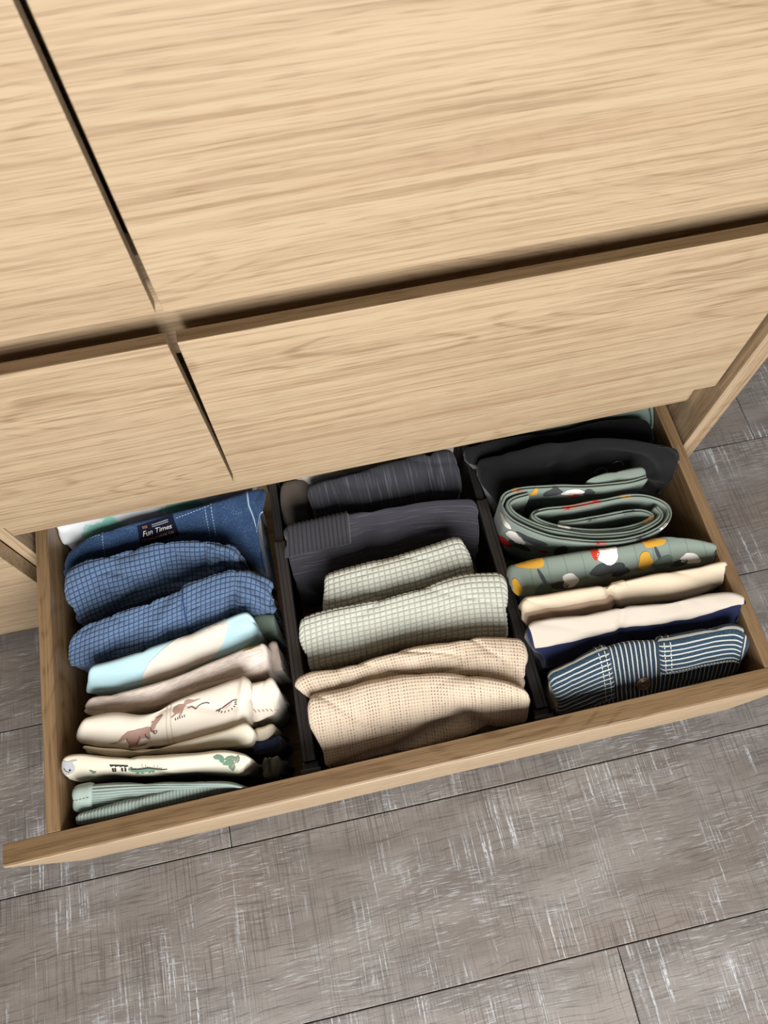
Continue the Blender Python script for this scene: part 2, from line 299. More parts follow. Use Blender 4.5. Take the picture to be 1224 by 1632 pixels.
GARM = {
    'L1': ([(11.1, 78.2, -22.0), (98.9, 78.7, -22.0), (189.6, 79.6, -22.0), (272.5, 80.0, -22.0)],
           [(10.4, 41.6, -45.0), (73.1, 39.1, -45.0), (165.3, 50.4, -45.0), (268.6, 58.2, -45.0)]),
    'L2': ([(22.6, 17.0, -30.0), (59.3, 31.4, -20.0), (97.7, 34.5, -15.0), (141.8, 36.8, -15.0), (194.1, 40.7, -15.0), (239.0, 47.9, -20.0), (273.7, 51.8, -25.0)],
           [(12.2, -3.1, -50.0), (46.5, 2.8, -50.0), (91.6, 8.9, -50.0), (144.2, 8.6, -50.0), (185.3, 4.3, -50.0), (216.5, -10.6, -55.0), (228.3, -27.8, -60.0), (257.0, -48.9, -60.0)]),
    'L3': ([(21.8, -7.5, -20.0), (60.1, -1.8, -12.0), (103.8, 1.7, -10.0), (146.9, 1.4, -10.0), (189.3, -7.3, -10.0), (215.7, -19.1, -15.0), (226.0, -32.2, -20.0)],
           [(20.3, -61.7, -55.0), (55.4, -55.7, -55.0), (99.8, -48.6, -55.0), (144.7, -43.0, -55.0), (182.5, -38.7, -55.0), (209.3, -35.1, -55.0), (221.0, -32.0, -55.0)]),
    'L4': ([(26.6, -77.6, -22.0), (62.5, -71.5, -12.0), (105.6, -67.6, -8.0), (156.0, -59.1, -5.0), (192.0, -51.4, -5.0), (216.2, -49.0, -10.0), (238.6, -55.2, -20.0), (260.3, -68.9, -35.0)],
           [(9.2, -107.8, -50.0), (46.3, -110.2, -50.0), (90.3, -109.5, -45.0), (140.9, -101.6, -45.0), (178.5, -97.1, -40.0), (211.4, -93.2, -40.0), (235.3, -91.9, -50.0), (255.4, -91.1, -55.0)]),
    'L5': ([(44.8, -122.3, -18.0), (84.3, -119.2, -18.0), (132.9, -112.3, -18.0), (175.3, -105.9, -18.0), (214.8, -98.6, -18.0), (226.4, -101.2, -18.0)],
           [(30.3, -145.2, -42.0), (74.0, -149.3, -42.0), (123.0, -144.6, -42.0), (165.9, -137.0, -42.0), (205.5, -132.1, -42.0), (229.4, -120.5, -42.0)]),
    'L5b': ([(217.6, -90.5, -60.0), (233.9, -91.0, -60.0), (250.9, -96.4, -60.0)],
           [(212.9, -114.7, -75.0), (229.0, -116.8, -75.0), (247.0, -116.2, -75.0)]),
    'L6': ([(40.7, -153.9, -20.0), (80.7, -156.0, -20.0), (128.2, -152.8, -20.0), (169.9, -145.5, -20.0), (212.4, -137.3, -20.0), (237.9, -133.7, -20.0)],
           [(28.6, -163.7, -40.0), (49.0, -173.0, -40.0), (93.1, -174.5, -40.0), (134.5, -171.4, -40.0), (176.7, -165.4, -40.0), (211.5, -166.1, -40.0), (235.4, -165.8, -40.0)]),
    'L6b': ([(233.5, -128.1, -45.0), (245.7, -132.3, -45.0), (254.2, -150.3, -45.0)],
           [(229.0, -160.3, -60.0), (240.3, -161.4, -60.0), (252.4, -158.3, -60.0)]),
    'L7': ([(37.3, -177.5, -8.0), (69.7, -179.4, -8.0), (101.8, -186.5, -8.0), (128.6, -180.6, -8.0), (169.0, -175.0, -8.0), (209.7, -171.2, -8.0), (215.0, -171.7, -8.0)],
           [(23.3, -195.1, -30.0), (53.5, -207.0, -30.0), (92.2, -218.2, -30.0), (131.8, -219.1, -30.0), (165.3, -218.0, -30.0), (199.2, -216.3, -30.0), (208.8, -215.1, -30.0)]),
    'L7b': ([(205.2, -175.0, -22.0), (219.9, -176.9, -22.0), (235.3, -174.8, -22.0), (241.3, -184.4, -22.0)],
           [(198.6, -210.8, -45.0), (210.4, -214.8, -45.0), (228.9, -210.7, -45.0), (236.9, -204.3, -45.0)]),
    'L8': ([(34.3, -202.7, -12.0), (65.8, -214.1, -12.0), (103.8, -221.9, -12.0), (142.6, -223.4, -12.0), (182.1, -220.6, -12.0), (202.3, -217.3, -12.0), (210.7, -223.1, -12.0)],
           [(32.4, -208.8, -30.0), (65.7, -220.1, -30.0), (104.6, -226.1, -30.0), (143.8, -230.9, -30.0), (176.5, -234.8, -30.0), (199.4, -238.0, -30.0), (206.7, -238.3, -30.0)]),
    'L8b': ([(205.0, -219.6, -40.0), (217.1, -220.9, -40.0), (228.5, -218.1, -40.0)],
           [(201.7, -233.2, -55.0), (215.3, -234.9, -55.0), (227.0, -230.7, -55.0)]),
    'L8c': ([(202.7, -232.6, -50.0), (216.2, -234.3, -50.0), (232.0, -229.7, -50.0)],
           [(199.8, -243.9, -65.0), (213.4, -245.5, -65.0), (228.6, -246.2, -65.0)]),
    'L9': ([(17.7, -212.3, 2.0), (39.1, -213.3, 2.0), (69.9, -223.8, 2.0), (113.2, -233.4, 2.0), (150.7, -238.6, 2.0), (182.1, -242.4, 2.0), (205.1, -251.2, 2.0)],
           [(12.2, -231.6, -22.0), (28.5, -237.7, -22.0), (60.5, -238.5, -22.0), (104.9, -247.7, -22.0), (143.0, -254.2, -22.0), (174.4, -263.0, -22.0), (193.4, -266.6, -22.0)]),
    'L9b': ([(211.2, -250.6, -40.0), (219.2, -251.1, -40.0), (229.9, -251.5, -40.0)],
           [(203.0, -270.4, -55.0), (212.1, -273.0, -55.0), (224.4, -272.5, -55.0)]),
    'L10': ([(26.3, -244.3, -4.0), (47.4, -245.4, -4.0), (90.8, -252.5, -4.0), (133.9, -262.0, -4.0), (176.9, -272.1, -4.0), (194.8, -279.7, -4.0)],
           [(19.4, -263.9, -22.0), (39.4, -267.1, -22.0), (83.4, -271.9, -22.0), (128.2, -270.8, -22.0), (172.8, -274.5, -22.0), (195.2, -281.3, -22.0)]),
    'L10b': ([(25.9, -269.2, -8.0), (63.2, -267.9, -8.0), (107.1, -266.8, -8.0), (145.3, -264.3, -8.0), (166.8, -269.6, -8.0), (191.3, -276.9, -8.0)],
           [(22.3, -280.1, -22.0), (57.2, -284.2, -22.0), (101.4, -283.1, -22.0), (139.8, -281.9, -22.0), (162.3, -280.8, -22.0), (190.1, -280.7, -22.0)]),
    'M0': ([(288.9, 74.4, -20.0), (358.9, 76.1, -20.0), (437.9, 77.9, -20.0), (514.0, 76.9, -20.0)],
           [(313.1, 51.7, -45.0), (353.1, 55.0, -45.0), (434.0, 60.0, -45.0), (513.7, 67.4, -45.0)]),
    'M0b': ([(280.3, 62.6, -45.0), (299.1, 61.9, -45.0), (317.9, 61.2, -45.0)],
           [(273.9, 19.9, -75.0), (291.4, 19.5, -75.0), (312.2, 20.0, -75.0)]),
    'M1': ([(312.0, 38.1, -18.0), (337.1, 41.8, -18.0), (384.0, 45.9, -18.0), (431.2, 49.1, -18.0), (478.4, 49.9, -18.0), (496.6, 47.5, -18.0)],
           [(314.7, 7.1, -50.0), (351.3, 7.4, -50.0), (397.6, 3.8, -50.0), (444.3, 1.1, -50.0), (483.7, -0.0, -50.0), (498.1, 0.2, -50.0)]),
    'M2': ([(278.1, -9.6, -14.0), (313.1, -8.6, -14.0), (354.0, -8.9, -14.0), (402.6, -9.9, -14.0), (454.9, -12.6, -14.0), (504.0, -22.8, -14.0)],
           [(267.7, -64.1, -75.0), (307.6, -68.9, -75.0), (359.8, -60.2, -75.0), (415.6, -56.1, -75.0), (471.1, -55.9, -75.0), (503.8, -70.8, -75.0)]),
    'M3': ([(310.8, -75.1, -18.0), (344.6, -72.6, -18.0), (389.0, -70.9, -18.0), (434.0, -67.7, -18.0), (466.1, -64.6, -18.0), (477.0, -68.6, -18.0)],
           [(303.6, -112.3, -45.0), (342.5, -112.6, -45.0), (387.7, -109.7, -45.0), (433.4, -105.9, -45.0), (471.4, -105.0, -45.0), (483.6, -104.6, -45.0)]),
    'M4': ([(275.3, -121.1, -12.0), (314.5, -118.2, -12.0), (364.2, -118.2, -12.0), (422.3, -114.8, -12.0), (466.3, -112.6, -12.0), (509.5, -120.0, -12.0)],
           [(267.8, -168.5, -55.0), (302.1, -166.0, -55.0), (346.1, -164.1, -55.0), (383.2, -162.0, -55.0), (426.6, -165.6, -55.0), (469.0, -173.6, -55.0), (506.7, -182.0, -55.0)]),
    'M5': ([(260.2, -185.0, -12.0), (282.0, -181.0, -12.0), (322.8, -182.5, -12.0), (365.0, -178.7, -12.0), (420.3, -180.5, -12.0), (462.0, -182.0, -12.0), (511.9, -195.2, -12.0)],
           [(267.7, -204.6, -30.0), (303.2, -206.3, -30.0), (345.2, -204.6, -30.0), (393.6, -207.0, -30.0), (439.9, -218.7, -30.0), (477.9, -234.1, -30.0), (500.4, -248.7, -30.0)]),
    'M5b': ([(269.7, -204.6, -12.0), (304.7, -205.0, -12.0), (345.8, -203.3, -12.0), (393.1, -206.3, -12.0), (438.3, -218.4, -12.0), (475.6, -233.5, -12.0), (498.7, -248.7, -12.0)],
           [(264.2, -275.7, -60.0), (301.4, -276.0, -60.0), (342.8, -277.2, -60.0), (392.1, -276.1, -60.0), (441.6, -276.2, -60.0), (500.0, -276.9, -60.0)]),
    'R0': ([(535.2, 65.8, 6.0), (637.7, 66.8, 6.0), (717.8, 67.7, 6.0), (763.9, 70.1, 6.0)],
           [(539.0, 49.8, -30.0), (639.3, 47.1, -30.0), (719.5, 41.8, -30.0), (749.5, 20.4, -30.0)]),
    'R1': ([(505.3, 41.9, -8.0), (570.1, 43.9, -8.0), (632.6, 41.3, -8.0), (696.2, 40.4, -8.0), (736.7, 32.1, -8.0)],
           [(506.1, 25.3, -30.0), (568.1, 25.4, -30.0), (632.3, 25.2, -30.0), (695.4, 19.9, -30.0), (743.6, 9.0, -30.0)]),
    'R2': ([(516.0, 23.2, -10.0), (546.8, 21.3, 0.0), (598.0, 18.0, 10.0), (648.5, 10.3, 14.0), (702.6, -7.5, 18.0), (740.8, -26.5, 20.0)],
           [(516.3, -30.2, -45.0), (557.0, -20.5, -45.0), (622.3, -16.2, -45.0), (700.8, -23.3, -45.0), (754.2, -45.8, -45.0)]),
    'R4': ([(513.6, -111.0, -12.0), (551.7, -113.9, 0.0), (593.3, -117.9, 4.0), (650.1, -121.4, 6.0), (701.5, -122.2, 6.0), (746.9, -142.3, 4.0)],
           [(512.9, -145.2, -25.0), (553.4, -147.5, -25.0), (605.3, -147.7, -25.0), (649.6, -149.2, -25.0), (701.7, -150.8, -25.0), (757.7, -157.1, -25.0)]),
    'R5': ([(515.9, -155.3, 6.0), (565.5, -157.7, 6.0), (614.7, -160.0, 6.0), (665.1, -160.2, 6.0), (707.9, -162.3, 6.0), (750.2, -162.8, 6.0)],
           [(516.8, -177.6, -18.0), (563.4, -180.7, -18.0), (616.8, -183.8, -18.0), (663.3, -186.9, -18.0), (706.6, -189.1, -18.0), (760.3, -181.6, -18.0)]),
    'R6': ([(512.2, -184.1, 10.0), (541.8, -185.1, 10.0), (582.4, -189.2, 10.0), (614.1, -189.2, 10.0), (658.2, -194.0, 10.0), (700.4, -195.6, 10.0), (734.8, -198.9, 10.0), (751.4, -210.5, 10.0)],
           [(523.7, -223.1, -45.0), (569.4, -226.1, -45.0), (628.3, -221.5, -40.0), (682.7, -229.0, -35.0), (731.6, -231.0, -30.0), (754.5, -225.7, -20.0)]),
    'R7': ([(523.9, -236.1, -15.0), (544.5, -232.6, -8.0), (580.9, -225.1, -4.0), (616.0, -223.6, -2.0), (656.0, -229.8, -2.0), (697.3, -231.1, 0.0), (727.7, -233.9, 1.0), (741.0, -245.7, 0.0)],
           [(529.1, -273.7, -50.0), (574.9, -278.4, -50.0), (617.5, -280.2, -50.0), (654.2, -279.3, -50.0), (698.2, -279.2, -50.0), (737.1, -278.0, -50.0)]),
    'R3': ([(697.5, -49.5, 12.0), (679.1, -51.1, 12.0), (661.7, -49.9, 12.0), (628.1, -44.9, 12.0), (591.4, -37.1, 12.0), (557.9, -31.7, 12.0), (536.0, -33.1, 12.0), (527.8, -40.3, 12.0), (524.8, -49.4, 12.0), (532.7, -67.7, 12.0), (559.7, -89.0, 12.0), (592.9, -104.4, 12.0), (627.8, -113.8, 12.0), (661.3, -116.4, 12.0), (691.3, -110.6, 12.0), (707.4, -99.3, 12.0), (708.8, -85.2, 12.0), (693.9, -72.4, 12.0), (671.8, -65.8, 12.0), (641.0, -64.3, 12.0), (606.2, -63.6, 12.0), (574.3, -60.5, 12.0), (559.1, -62.9, 12.0), (563.1, -71.7, 12.0), (582.4, -83.7, 12.0), (604.4, -92.7, 12.0), (632.8, -99.5, 12.0), (661.0, -101.4, 12.0), (683.2, -98.6, 12.0), (690.8, -92.9, 12.0), (682.2, -85.6, 12.0), (665.9, -82.4, 12.0), (635.2, -81.3, 12.0), (604.7, -80.2, 12.0), (586.0, -78.4, 12.0)], []),
    'R3c': ([(560.1, -38.8, 9.0), (542.1, -40.7, 9.0), (533.9, -47.2, 9.0), (540.6, -62.0, 9.0), (566.2, -82.1, 9.0), (599.7, -97.3, 9.0), (631.4, -105.8, 9.0), (663.2, -108.3, 9.0), (688.8, -103.1, 9.0), (699.5, -95.2, 9.0), (697.4, -84.4, 9.0)], []),
    'R3b': ([(628.6, -36.9, 12.0), (653.2, -33.4, 12.0), (679.2, -35.1, 12.0), (699.3, -36.3, 12.0)],
           [(633.7, -41.1, -2.0), (652.6, -46.2, -2.0), (678.0, -50.3, -2.0), (702.7, -50.0, -2.0)]),
}

# ------------------------------------------------------------------ the setting
ZF = -0.2483                      # floor level (z = 0 is the rim of the open drawer)
SEAM0, PW, FA = -0.5327, 0.20526, -0.00702
def build_floor():
    bm = bmesh.new(); add_box(bm, -2.2, 3.0, -2.4, 0.4995, ZF - 0.03, ZF - 0.0065)
    fl = from_bm('floor', bm, SUBFLOOR); fl['kind'] = 'structure'
    rows = {-4: 0.30, -3: 0.95, -2: 0.42, -1: 0.05, 0: 0.5705, 1: -0.30, 2: 0.1285, 3: 0.62, 4: 1.009, 5: 0.25}
    PL = 1.22
    gap = 0.0006
    for k, joint in rows.items():
        # row k lies between seam k-1 and seam k (seams counted away from the window)
        for j in range(-3, 4):
            x0, x1 = joint + j * PL, joint + (j + 1) * PL
            if x1 < -2.19 or x0 > 2.99: continue
            x0 = max(x0, -2.2); x1 = min(x1, 3.0)
            y0 = SEAM0 + (k - 1) * PW; y1 = y0 + PW
            if y0 > 0.48: continue
            y1c = min(y1, 0.482)
            bm = bmesh.new()
            add_box(bm, x0 + gap, x1 - gap, y0 + gap, y1c - gap, ZF - 0.0065, ZF, 0.0009)
            bmesh.ops.transform(bm, matrix=Matrix.Translation((0.3, 0, 0)) @ Matrix.Rotation(math.atan(FA), 4, 'Z') @ Matrix.Translation((-0.3, 0, 0)), verts=bm.verts)
            from_bm('plank', bm, FLOOR, fl)
build_floor()
w = board('wall_back', -2.2, 3.0, 0.50, 0.60, ZF - 0.03, 2.2, WALL, None, 0); w['kind'] = 'structure'
bb = board('baseboard_back', -2.2, 3.0, 0.488, 0.4999, ZF, ZF + 0.07, plain('white_skirting', (225, 222, 216), 0.5)); bb['kind'] = 'structure'

# ------------------------------------------------------------------ dresser
Z1, Z2, Z3, ZR = 0.10589, 0.33943, 0.37391, 0.03945
XP, XPO, YP = 0.7646, 0.7863, -0.01153
dresser = thing('dresser', 'wide light oak dresser with its bottom drawer pulled open', 'dresser', (0.35, 0.2, ZF))
dr_off = Vector((0.35, 0.2, ZF))
def dpart(name, *a, **k):
    o = board(name, *a, **k); o.parent = dresser; o.matrix_parent_inverse = Matrix.Translation(-dr_off); return o
def under(o, parent):
    o.parent = parent; o.matrix_parent_inverse = Matrix.Identity(4); return o
TOPZ = 0.668
dpart('side_panel', XP, XPO, YP, 0.43, ZF + 0.0003, TOPZ, OAK_Z)
dpart('side_panel', -0.66, -0.6383, YP, 0.43, ZF + 0.0003, TOPZ, OAK_Z)
dpart('top_panel', -0.66, XPO, -0.018, 0.44, TOPZ + 0.0005, TOPZ + 0.022, OAK_X)
dpart('back_panel', -0.638, XP - 0.0003, 0.418, 0.428, -0.2, TOPZ - 0.0005, OAK_X)
dpart('partition', -0.0195, -0.0052, 0.0206, 0.417, ZF + 0.02, 0.1295, OAK_Z)
dpart('rail', -0.6378, XP - 0.0003, 0.0228, 0.0428, ZR, 0.128, OAK_X)
dpart('rail', -0.6378, XP - 0.0003, 0.0305, 0.052, Z2 - 0.052, Z3 + 0.024, OAK_X)
dpart('added_shelf', -0.6378, XP - 0.0003, 0.045, 0.415, 0.131, 0.146, OAK_X)  # unseen, added to keep the carcass interior dark
dpart('upright_divider', 0.236, 0.254, 0.0525, 0.415, 0.147, Z2 + 0.3, OAK_Z)

def front(name, pts, y0, y1, mat, bev=0.0009):
    """a drawer front: outline pts in x,z between depths y0 (front) and y1"""
    bm = bmesh.new()
    a = [bm.verts.new((x, y0, z)) for x, z in pts]; b = [bm.verts.new((x, y1, z)) for x, z in pts]
    n = len(pts)
    bm.faces.new(a); bm.faces.new(b[::-1])
    for i in range(n): bm.faces.new((a[i], b[i], b[(i + 1) % n], a[(i + 1) % n]))
    bmesh.ops.recalc_face_normals(bm, faces=bm.faces)
    bmesh.ops.bevel(bm, geom=list(bm.edges), offset=bev, segments=2, profile=0.6, affect='EDGES')
    o = from_bm(name, bm, mat); o.parent = dresser; o.matrix_parent_inverse = Matrix.Translation(-dr_off)
    o.data.materials.append(OAK_T)          # darker oak tone on the upward-facing faces
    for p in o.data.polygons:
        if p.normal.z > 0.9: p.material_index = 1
    return o
FT = 0.0112
front('drawer_front', [(-0.634, Z3), (0.2436, Z3), (0.2436, 0.655), (-0.634, 0.655)], 0, FT, OAK_X)
front('drawer_front', [(0.2488, Z3), (0.7616, Z3), (0.7616, 0.655), (0.2488, 0.655)], 0, FT, OAK_X)
front('drawer_front', [(-0.634, Z1), (0.2442, Z1), (0.2418, Z2), (-0.634, Z2)], 0, FT, OAK_X)
front('drawer_front', [(0.2459, Z1), (0.7616, Z1), (0.7616, Z2), (0.2487, Z2)], 0, FT, OAK_X)
front('drawer_front', [(-0.634, -0.1735), (-0.0198, -0.1735), (-0.0198, 0.1005), (-0.634, 0.1005)], 0, 0.020, OAK_X)
dpart('plinth', -0.634, -0.0198, 0.0032, 0.0202, -0.2083, -0.1740, OAK_X)

# the open drawer: the front board carries the box
DF, TF, W, T, ZB = 0.28202, 0.02127, 0.76, 0.01407, -0.165
def open_drawer():
    bm = bmesh.new()
    v = add_box(bm, -0.04165, 0.78921, -DF - TF, -DF, -0.20832, 0.0)
    top = [e for e in bm.edges if all(abs(q.co.z) < 1e-6 and abs(q.co.y + DF + TF) < 1e-6 for q in e.verts)]
    bmesh.ops.bevel(bm, geom=top, offset=0.0026, segments=2, profile=0.5, affect='EDGES')
    rest = [e for e in bm.edges if e.calc_face_angle(0) > 1.2]
    bmesh.ops.bevel(bm, geom=rest, offset=0.0006, segments=2, profile=0.6, affect='EDGES')
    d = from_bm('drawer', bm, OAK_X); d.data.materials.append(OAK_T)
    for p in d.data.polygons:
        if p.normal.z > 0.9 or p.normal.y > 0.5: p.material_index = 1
    d.parent = dresser; d.matrix_parent_inverse = Matrix.Translation(-dr_off)
    def sub(name, *a):
        o = board(name, *a); o.parent = d; return o
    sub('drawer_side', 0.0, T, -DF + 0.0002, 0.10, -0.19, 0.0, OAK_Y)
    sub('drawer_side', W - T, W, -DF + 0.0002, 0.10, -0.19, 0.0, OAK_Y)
    sub('drawer_bottom', T + 0.0002, W - T - 0.0002, -DF + 0.0003, 0.0855, ZB - 0.008, ZB, OAK_IN)
    sub('drawer_back', T + 0.0002, W - T - 0.0002, 0.086, 0.0998, -0.19, -0.004, OAK_X)
open_drawer()

# ------------------------------------------------------------------ drawer dividers
def divider(x_near, x_far, label):
    y_near, y_far, ystep = -0.2775, 0.083, -0.012
    t = thing('drawer_divider', label, 'divider', (x_near, y_near, ZB))
    L = y_far - y_near; ang = math.atan((x_far - x_near) / L)
    M = Matrix.Rotation(-ang, 4, 'Z')
    hgt = -0.045 - ZB
    def ext(name, prof, y0, y1):
        bm = bmesh.new()
        a = [bm.verts.new((x, y0, z)) for x, z in prof]; b = [bm.verts.new((x, y1, z)) for x, z in prof]
        n = len(prof)
        bm.faces.new(a); bm.faces.new(b[::-1])
        for i in range(n): bm.faces.new((a[i], a[(i + 1) % n], b[(i + 1) % n], b[i]))
        bmesh.ops.recalc_face_normals(bm, faces=bm.faces)
        bmesh.ops.transform(bm, matrix=M, verts=bm.verts)
        return from_bm(name, bm, PLASTIC, t)
    # outer sleeve: I-shaped bar with two grooves along its top lip
    lip = [(-0.0068, hgt-0.010), (-0.0068, hgt-0.001), (-0.0058, hgt), (-0.0030, hgt), (-0.0024, hgt-0.0016), (0.0024, hgt-0.0016), (0.0030, hgt), (0.0058, hgt), (0.0068, hgt-0.001), (0.0068, hgt-0.010),
           (0.0028, hgt-0.013), (0.0028, 0.013), (0.0068, 0.010), (0.0068, 0.0006), (-0.0068, 0.0006), (-0.0068, 0.010), (-0.0028, 0.013), (-0.0028, hgt-0.013)]
    ext('outer_bar', lip, 0.012, ystep - y_near)
    ext('inner_bar', [(x * 0.72, 0.004 + (z - 0.004) * 0.965) for x, z in lip], ystep - y_near, L - 0.012)
    for y0, y1 in ((0.0, 0.012), (L - 0.012, L)):
        bm = bmesh.new()
        add_box(bm, -0.0085, 0.0085, y0, y1, 0.0006, hgt - 0.010, 0.0012)
        add_box(bm, -0.0110, 0.0110, y0, y0 + 0.0045 if y0 == 0 else y1, hgt - 0.0102, hgt - 0.0035, 0.0010)
        bmesh.ops.transform(bm, matrix=M, verts=bm.verts)
        from_bm('end_clip', bm, PLASTIC, t)
    return t
divider(0.2580, 0.2715, 'dark smoky plastic drawer divider left of the charcoal knits and beige sweater')
divider(0.5165, 0.5185, 'dark smoky plastic drawer divider right of the beige sweater beside the black garments')

# ------------------------------------------------------------------ cloth builder
def catmull(pts, n, spacing=None):
    P = [Vector(p) for p in pts]
    d = [0.0]
    for a, b in zip(P, P[1:]): d.append(d[-1] + (b - a).length)
    out = []
    for i in range(n):
        t = (spacing[i] if spacing else i / (n - 1)) * d[-1]
        k = 0
        while k < len(P) - 2 and t > d[k + 1]: k += 1
        f = (t - d[k]) / max(1e-9, d[k + 1] - d[k])
        p1, p2 = P[k], P[k + 1]
        p0 = P[k - 1] if k > 0 else p1 * 2 - p2
        p3 = P[k + 2] if k + 2 < len(P) else p2 * 2 - p1
        m1 = (p2 - p0) * 0.5; m2 = (p3 - p1) * 0.5
        h = f
        out.append(p1 * (2*h**3 - 3*h*h + 1) + m1 * (h**3 - 2*h*h + h) + p2 * (-2*h**3 + 3*h*h) + m2 * (h**3 - h*h))
    return out

class Cloth:
    """grid of points (stations x profile) with metric uv; builds one mesh and lets prints be laid on it"""
    def finish(s, name, mat, parent, normal_disp=None, cap=True):
        P, nu, nv = s.P, len(s.P), len(s.P[0])
        s.N = [[None] * nv for _ in range(nu)]
        for i in range(nu):
            for j in range(nv):
                du = P[min(i + 1, nu - 1)][j] - P[max(i - 1, 0)][j]
                dv = P[i][min(j + 1, nv - 1)] - P[i][max(j - 1, 0)]
                nn = dv.cross(du)
                s.N[i][j] = nn.normalized() if nn.length > 1e-12 else Vector((0, 0, 1))
        if normal_disp:
            Q = [[P[i][j] + s.N[i][j] * normal_disp(s.U[i][j], s.V[i][j], i / (nu - 1), P[i][j]) for j in range(nv)] for i in range(nu)]
            for row in Q:
                for p in row:
                    if p.z < 0.0075:
                        p.x = max(0.0150, min(0.7450, p.x)); p.y = max(-0.2808, min(0.0850, p.y))
                    else: p.x = min(p.x, 0.7640)
                    p.z = max(p.z, ZB + 0.0008)
            s.P = P = Q
        bm = bmesh.new(); uvl = bm.loops.layers.uv.new('UVMap')
        vs = [[bm.verts.new(P[i][j]) for j in range(nv)] for i in range(nu)]
        for i in range(nu - 1):
            for j in range(nv - 1):
                f = bm.faces.new((vs[i][j], vs[i][j + 1], vs[i + 1][j + 1], vs[i + 1][j]))
                for lp, (a, b) in zip(f.loops, ((i, j), (i, j + 1), (i + 1, j + 1), (i + 1, j))):
                    lp[uvl].uv = (s.U[a][b], s.V[a][b])
                f.smooth = True
        if cap:
            for i in (0, nu - 1):
                c = Vector()
                for p in P[i]: c += p
                cv = bm.verts.new(c / nv)
                for j in range(nv):
                    a, b = vs[i][j], vs[i][(j + 1) % nv]
                    f = bm.faces.new((a, b, cv) if i else (b, a, cv))
                    for lp, jj in zip(f.loops, (j, j, j)): lp[uvl].uv = (s.U[i][jj], s.V[i][jj])
                    f.smooth = True
            for i in range(nu - 1):   # underside
                f = bm.faces.new((vs[i][nv - 1], vs[i][0], vs[i + 1][0], vs[i + 1][nv - 1]))
        me = bpy.data.meshes.new(name)
        bm.to_mesh(me); bm.free()
        s.o = link(name, me, mat, parent)
        s.off = Vector((0, 0, 0))
        return s
    def at(s, u, v, h=0.0):
        """point on the cloth at metric (u, v), lifted by h"""
        nu, nv = len(s.P), len(s.P[0])
        jm = s.jm
        lo, hi = 0, nu - 1
        while hi - lo > 1:
            m = (lo + hi) // 2
            if s.U[m][jm] <= u: lo = m
            else: hi = m
        fu = min(1.0, max(0.0, (u - s.U[lo][jm]) / max(1e-9, s.U[hi][jm] - s.U[lo][jm])))
        a, b = 0, nv - 1
        while b - a > 1:
            m = (a + b) // 2
            if s.V[lo][m] * (1 - fu) + s.V[hi][m] * fu <= v: a = m
            else: b = m
        va = s.V[lo][a] * (1 - fu) + s.V[hi][a] * fu; vb = s.V[lo][b] * (1 - fu) + s.V[hi][b] * fu
        fv = min(1.0, max(0.0, (v - va) / max(1e-9, vb - va)))
        def bl(G): return (G[lo][a] * (1 - fv) + G[lo][b] * fv) * (1 - fu) + (G[hi][a] * (1 - fv) + G[hi][b] * fv) * fu
        return bl(s.P) + bl(s.N).normalized() * h, bl(s.N).normalized()

def nz(x, y, z=0.0): return noise.noise(Vector((x, y, z)))
def fold_noise(seed, amp, fu=14.0, fv=26.0, skew=0.35):
    def f(u, v):
        a = nz(u * fu + v * fv * skew + seed, v * fv * 0.5 - u * fu * 0.2, seed * 1.7)
        b = nz(u * fu * 2.6 + seed * 3, v * fv * 1.5 + u * 9, seed)
        c = nz(u * fu * 0.8 - v * fv * 0.55 + seed * 2, v * fv * 0.6 + u * fu * 0.35, seed * 2.1)
        return amp * (a * 0.9 + b * 0.38 - 0.75 * (max(0.0, 0.2 - abs(c)) / 0.2) ** 1.5)
    return f

